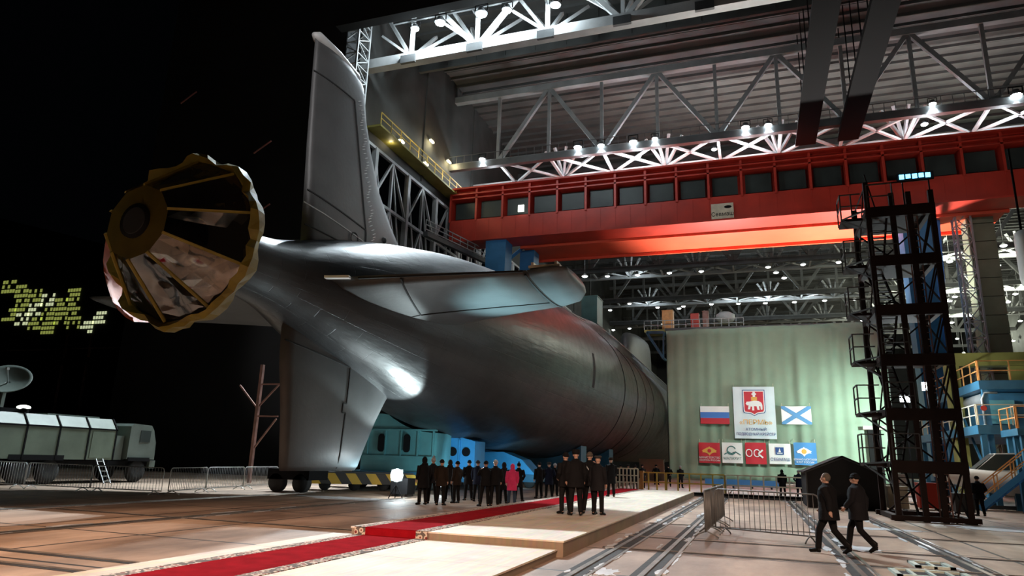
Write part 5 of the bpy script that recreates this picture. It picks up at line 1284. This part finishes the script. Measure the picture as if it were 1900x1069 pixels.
WALKB = dict(STAND, hipR=(.09,0,.92), kneeR=(.10,.22,.54), ankR=(.10,.30,.10), toeR=(.11,.47,.05), hipL=(-.09,0,.92), kneeL=(-.10,-.04,.49), ankL=(-.10,-.34,.16), toeL=(-.10,-.22,.04), elR=(.26,-.12,1.18), wrR=(.24,-.10,.94), elL=(-.26,.06,1.17), wrL=(-.22,.22,1.0))
def hand(mb, w_, d, side):
    w_ = Vector(w_); d = Vector(d).normalized(); lat = Vector((side, 0, 0)); lat = (lat-d*lat.dot(d)).normalized(); nrm = d.cross(lat)
    fwd = Vector((0, 1, 0)); fwd = (fwd-d*fwd.dot(d)).normalized()
    mb.tube([w_-d*.02, w_+d*.03, w_+d*.085], [(.024, .018), (.030, .042), (.022, .042)], 10)
    for k, (o, L) in enumerate(((-.030, .060), (-.010, .075), (.010, .080), (.030, .070))):
        b = w_+d*.08+fwd*o; c = -lat*.01*(k % 2+1)
        mb.tube([b-d*.01, b+d*L*.4, b+d*L*.75-lat*.014+c*.3, b+d*L*.95-lat*.032], [.0095, .009, .0085, .007], 6)
    b = w_+d*.025+fwd*.035; mb.tube([b-fwd*.012, b+fwd*.02+d*.03, b+fwd*.025+d*.062-lat*.008], [.012, .011, .009], 6)
def body_mesh(P, female=False):
    mb = MB(); h = Vector(P['head'])
    mb.rings([(0, 0, .86, .10, .09), (0, 0, .92, .165, .12), (0, 0, 1.02, .145, .105), (0, 0, 1.12, .14, .10), (0, .01, 1.28, .165, .12), (0, 0, 1.40, .17, .11), (0, 0, 1.47, .12, .09), (0, .0, 1.50, .06, .06)], 20)
    mb.tube([(0, -.01, 1.44), (0, 0, 1.52), (h.x, h.y-.01, h.z-.08)], [.062, .056, .056], 12)
    mb.ball(h+Vector((0, -.01, .02)), (.075, .092, .112), 18, 14); mb.ball(h+Vector((0, .025, -.055)), (.052, .062, .065), 14, 10)
    mb.ball(h+Vector((0, .098, -.02)), (.012, .02, .026), 8, 6)
    mb.tube([h+Vector((-.03, .085, -.06)), h+Vector((0, .094, -.062)), h+Vector((.03, .085, -.06))], .009, 6)
    for s in (-1, 1):
        mb.ball(h+Vector((s*.078, -.005, -.005)), (.012, .022, .034), 8, 6); mb.ball(h+Vector((s*.03, .078, .012)), (.014, .012, .010), 8, 6); mb.tube([h+Vector((s*.045, .076, .032)), h+Vector((s*.015, .088, .034))], .007, 5)
    for s, k in ((-1, 'L'), (1, 'R')):
        mb.tube([P['hip'+k], Vector(P['hip'+k]).lerp(Vector(P['knee'+k]), .5), P['knee'+k], Vector(P['knee'+k]).lerp(Vector(P['ank'+k]), .35)+Vector((0, -.015, 0)), P['ank'+k]], [.092, .078, .056, .056, .038], 12)
        a = Vector(P['ank'+k]); t = Vector(P['toe'+k]); mb.tube([a-(t-a)*.25, a.lerp(t, .4)-Vector((0, 0, .02)), t], [(.035, .04), (.035, .042), (.02, .03)], 10)
        mb.tube([P['sh'+k], Vector(P['sh'+k]).lerp(Vector(P['el'+k]), .5), P['el'+k], Vector(P['el'+k]).lerp(Vector(P['wr'+k]), .4), P['wr'+k]], [.056, .048, .040, .040, .026], 12)
        hand(mb, P['wr'+k], Vector(P['wr'+k])-Vector(P['el'+k]), s)
    return fuse(mb, .0085, 'person_body', M['skin'])
def coat_mesh(P, hem=.80, bulk=1.0, m='cl_black'):
    mb = MB(); b = bulk
    rs = [(0, 0, 1.52, .075, .075), (0, 0, 1.50, .10*b, .09*b), (0, 0, 1.46, .17*b, .12*b), (0, .0, 1.40, .205*b, .145*b), (0, .01, 1.28, .205*b, .155*b), (0, .0, 1.12, .185*b, .15*b), (0, 0, 1.0, .195*b, .155*b), (0, 0, .90, .21*b, .165*b), (0, 0, hem, (.215+.03*(.9-hem))*b, .17*b)]
    mb.rings(rs[::-1], 22)
    for k in 'LR':
        mb.tube([P['sh'+k], Vector(P['sh'+k]).lerp(Vector(P['el'+k]), .5), P['el'+k], Vector(P['el'+k]).lerp(Vector(P['wr'+k]), .5), Vector(P['el'+k]).lerp(Vector(P['wr'+k]), .97)], [.080*b, .070*b, .062*b, .056*b, .048*b], 12)
    mb.tube([(.07*math.cos(a), .07*math.sin(a), 1.525) for a in [PI*2*j/14 for j in range(15)]], .03, 6)
    return fuse(mb, .014, 'coat', M[m])
def trousers_mesh(P, m='cl_trou'):
    mb = MB(); mb.rings([(0, 0, .84, .13, .11), (0, 0, .93, .185, .14), (0, 0, 1.02, .165, .125)], 18)
    for k in 'LR':
        hp, kn, an = Vector(P['hip'+k]), Vector(P['knee'+k]), Vector(P['ank'+k])
        mb.tube([hp, hp.lerp(kn, .5), kn, kn.lerp(an, .5), kn.lerp(an, .97)], [.108, .094, .076, .072, .068], 12)
    return fuse(mb, .014, 'trousers', M[m])
def boot_mesh(P, k):
    mb = MB(); a = Vector(P['ank'+k]); t = Vector(P['toe'+k]); d = t-a
    mb.tube([a.lerp(Vector(P['knee'+k]), .42), a+Vector((0, 0, .05)), a-Vector((0, 0, .03))], [.062, .058, .052], 12)
    mb.tube([a-Vector((d.x, d.y, 0))*.30-Vector((0, 0, .035)), a+d*.4-Vector((0, 0, .012)), t+d*.15], [(.048, .045), (.048, .050), (.03, .045)], 12)
    return fuse(mb, .011, 'boot', M['cl_boot'])
CACHE = {}
PN = {'stand': STAND, 'pocket': POCKET, 'photo': PHOTO, 'walka': WALKA, 'walkb': WALKB}
def cached(key, fn):
    if key not in CACHE: CACHE[key] = fn()
    return CACHE[key]
def hat_mesh(kind, P, m):
    mb = MB(); h = Vector(P['head'])
    if kind == 'beanie': mb.ball(h+Vector((0, -.015, .055)), (.092, .108, .095), 18, 12); mb.tube([h+Vector((.093*math.cos(a), -.015+.108*math.sin(a), .04)) for a in [2*PI*j/18 for j in range(19)]], .018, 6)
    elif kind == 'fur': mb.rings([(h.x, h.y-.01, h.z+.02, .10, .115), (h.x, h.y-.01, h.z+.06, .115, .13), (h.x, h.y-.01, h.z+.12, .115, .13), (h.x, h.y-.01, h.z+.16, .09, .10)], 18)
    elif kind == 'cap': mb.rings([(h.x, h.y-.01, h.z+.05, .088, .10), (h.x, h.y-.01, h.z+.09, .12, .135), (h.x, h.y-.01, h.z+.125, .125, .14), (h.x, h.y-.01, h.z+.14, .08, .09)], 18); mb.prism([(h.x-.06, h.y+.08), (h.x+.06, h.y+.08), (h.x+.04, h.y+.15), (h.x-.04, h.y+.15)], h.z+.045, h.z+.06, 'Z')
    elif kind == 'hood': mb.ball(h+Vector((0, -.035, .0)), (.105, .115, .145), 18, 12); mb.tube([(-.1, -.05, 1.50), (0, -.10, 1.52), (.1, -.05, 1.50)], .055, 8)
    elif kind == 'bobble': mb.ball(h+Vector((0, -.015, .05)), (.095, .11, .10), 18, 12); mb.ball(h+Vector((0, -.02, .175)), .038, 10, 8)
    elif kind == 'hair': mb.ball(h+Vector((0, -.025, .03)), (.084, .098, .105), 18, 12)
    return fuse(mb, .010, 'hat', M[m])
def person(x, y, z, rz, pose='stand', coat='cl_black', hat=('beanie', 'cl_dark'), hem=.78, bulk=1.0, s=1.0, trou='cl_trou', label='', group=None, extra=None):
    P = PN[pose]
    b = bpy.data.objects.new('person', cached(('b', pose), lambda: body_mesh(P))); COL.objects.link(b)
    b.location = (x, y, z); b.rotation_euler.z = rz; b.scale = (s, s, s)
    tag(b, label, 'person', group)
    def kid(n, me): o = bpy.data.objects.new(n, me); COL.objects.link(o); o.parent = b; return o
    kid('coat', cached(('c', pose, coat, hem, bulk), lambda: coat_mesh(P, hem, bulk, coat)))
    kid('trousers', cached(('t', pose, trou), lambda: trousers_mesh(P, trou)))
    for k in 'LR': kid('boot', cached(('bt', pose, k), lambda: boot_mesh(P, k)))
    kid('hair' if hat[0] == 'hair' else 'hood' if hat[0] == 'hood' else 'hat', cached(('h', pose)+hat, lambda: hat_mesh(hat[0], P, hat[1])))
    if extra == 'strap':
        mb = MB(); mb.tube([(-.15, -.17, 1.46), (0, -.185, 1.28), (.17, -.17, 1.08), (.235, -.02, .98)], (.02), 6); kid('shoulder_strap', mb.mesh('strap', M['cl_hatlight'], True))
        mb = MB(); mb.box((.27, .0, .92), (.10, .22, .2)); kid('bag', mb.mesh('bag', M['cl_black']))
    return b
def cam_held(p, rz, d):                        # small camera held up at the eyes
    e = empty('camera_body', (0, 0, 0)); return e
away = .35                                      # backs to the viewer, faces towards the hull
PL = [ # px, feet y, z, turn, pose, coat, hat, hem, bulk, scale, trousers, label
 (783, 940, 0, .6, 'stand', 'cl_black', ('hood', 'cl_black'), .62, 1.12, 1.05, 'cl_trou', 'person in a long hooded black coat, leftmost of the crowd'),
 (800, 938, 0, .2, 'pocket', 'cl_dark', ('bobble', 'cl_hatlight'), .78, 1.05, 1.04, 'cl_trou', 'person in dark jacket and pale bobble hat near the left end of the crowd'),
 (816, 941, 0, -.3, 'stand', 'cl_brown', ('beanie', 'cl_dark'), .74, 1.05, 1.0, 'cl_trou', 'person in dark brown coat third from the left of the crowd'),
 (832, 934, 0, .1, 'pocket', 'cl_dark', ('hood', 'cl_brown'), .70, 1.0, 1.0, 'cl_trou', 'person with brownish hood behind the third one of the crowd'),
 (846, 937, 0, .9, 'stand', 'cl_brown', ('beanie', 'cl_black'), .76, 1.05, .97, 'cl_trou', 'person in brown jacket turned right in the left half of the crowd'),
 (868, 932, 0, .3, 'pocket', 'cl_black', ('beanie', 'cl_black'), .70, 1.06, 1.0, 'cl_trou', 'person in black coat left of the crowd centre'),
 (884, 934, 0, -.4, 'stand', 'cl_navy', ('beanie', 'cl_grey'), .74, 1.0, 1.0, 'cl_trou', 'person in dark navy coat at the crowd centre'),
 (899, 943, 0, .3, 'photo', 'cl_black', ('beanie', 'cl_black'), .80, 1.06, 1.0, 'cl_trou', 'person in black holding up a phone in front of the crowd centre'),
 (917, 943, 0, .2, 'stand', 'cl_black', ('beanie', 'cl_hatlight'), .80, 1.05, 1.03, 'cl_trou', 'person in black jacket and pale striped hat right of the phone holder'),
 (933, 938, 0, .5, 'pocket', 'cl_dark', ('hood', 'cl_dark'), .60, 1.05, .98, 'cl_trou', 'person in long dark coat left of the pink coat'),
 (949, 940, 0, .1, 'stand', 'cl_pink', ('hood', 'cl_pink'), .62, 1.04, .95, 'cl_jean', 'woman-sized person in a bright pink hooded coat'),
 (961, 934, 0, -.2, 'pocket', 'cl_black', ('bobble', 'cl_black'), .66, 1.0, .97, 'cl_trou', 'person in black right of the pink coat'),
 (1000, 928, 0, .4, 'stand', 'cl_black', ('beanie', 'cl_black'), .76, 1.0, 1.0, 'cl_trou', 'person in black between the crowd and the foreground four, left one'),
 (1018, 927, 0, .1, 'pocket', 'cl_navy', ('fur', 'cl_grey'), .66, 1.05, 1.0, 'cl_trou', 'person in navy coat and fur hat between crowd and foreground four'),
 (1029, 925, 0, -.5, 'stand', 'cl_black', ('beanie', 'cl_hatlight'), .7, 1.0, .98, 'cl_trou', 'person in black with a pale hat just left of the foreground four'),
 (1049, 957, .31, .5, 'pocket', 'cl_black', ('beanie', 'cl_black'), .78, 1.12, 1.02, 'cl_trou', 'person in black jacket on the stage, left one of four seen from behind'),
 (1068, 960, .31, .1, 'stand', 'cl_black', ('fur', 'cl_black'), .76, 1.16, 1.06, 'cl_trou', 'broad person in black on the stage, second of four'),
 (1094, 957, .31, -.3, 'photo', 'cl_black', ('beanie', 'cl_fur'), .80, 1.1, 1.04, 'cl_trou', 'person in black with a white shoulder strap on the stage'),
 (1109, 959, .31, -.6, 'stand', 'cl_dark', ('cap', 'cl_grey'), .72, 1.04, .98, 'cl_trou', 'person in dark coat and peaked cap on the stage, right one of four'),
 (1134, 925, .31, .2, 'stand', 'cl_black', ('fur', 'cl_brown'), .60, 1.05, 1.0, 'cl_trou', 'person in long dark coat behind the four near the white railing'),
]
for px, py, z, tz, pose, coat, hat, hem, bulk, s, trou, lab in PL:
    p = at(px, py-3, Z=z)
    person(p.x, p.y, z, tz+away, pose, coat, hat, hem, bulk, s, trou, lab, 'crowd watching under the submarine' if px < 1035 else None, 'strap' if 'strap' in lab else None)
# behind the white cage and the railings
BG = [(1152, 48.0, 0, 'person standing behind the white cage, left one'), (1166, 48.5, .4, 'person standing behind the white cage, middle one'), (1179, 48.2, -.3, 'person standing behind the white cage, right one'),
      (1192, 56, .3, 'small figure beyond the gate post'), (1241, 62, 0, 'small dark figure behind the yellow railing, nearer the hull'), (1263, 60, .5, 'small dark figure behind the yellow railing, right of the other'), (1218, 66, 0, 'distant small figure between gate post and yellow railing'),
      (1452, 51.5, .2, 'dark figure behind the pale railing right of the banners, left of the pair'), (1483, 51, -.2, 'figure in pale hat beside the tent, right of the pair')]
for i, (px, Y, tz, lab) in enumerate(BG):
    p = at(px, 900, Y=Y)
    person(p.x, Y, 0 if Y < 52 else .03, tz+(PI if i in (3, 4, 5) else 0), ('stand', 'pocket', 'stand', 'walka', 'pocket', 'stand', 'pocket', 'stand', 'pocket')[i], ('cl_black', 'cl_navy', 'cl_dark', 'cl_dark', 'cl_black', 'cl_black', 'cl_dark', 'cl_black', 'cl_navy')[i], (('beanie', 'cl_black'), ('fur', 'cl_grey'), ('beanie', 'cl_dark'), ('beanie', 'cl_black'), ('beanie', 'cl_black'), ('beanie', 'cl_hatlight'), ('fur', 'cl_black'), ('hood', 'cl_black'), ('beanie', 'cl_hatlight'))[i], .66, 1.05, 1.0, 'cl_trou', lab, 'people beyond the railings')
# the two walkers at the right
person(1.50, 18.0, 0, 1.15, 'walka', 'cl_black', ('hair', 'cl_fur'), .74, 1.3, 1.0, 'cl_trou', 'man in black with grey hair walking left, nearer one of the pair')
person(2.22, 18.9, 0, 1.2, 'walkb', 'cl_dark', ('beanie', 'cl_black'), .72, 1.28, 1.0, 'cl_trou', 'person in black jacket walking just behind the grey-haired man')
# a few workers by the tower
p = at(1796, 940, Z=0); person(9.6, 38.2, 0, .3, 'pocket', 'cl_dark', ('beanie', 'cl_dark'), .74, 1.15, 1.0, 'cl_trou', 'dark-clothed worker right of the scaffold tower')
for o in list(bpy.data.objects):
    if o.name.startswith('tmp'): bpy.data.objects.remove(o)
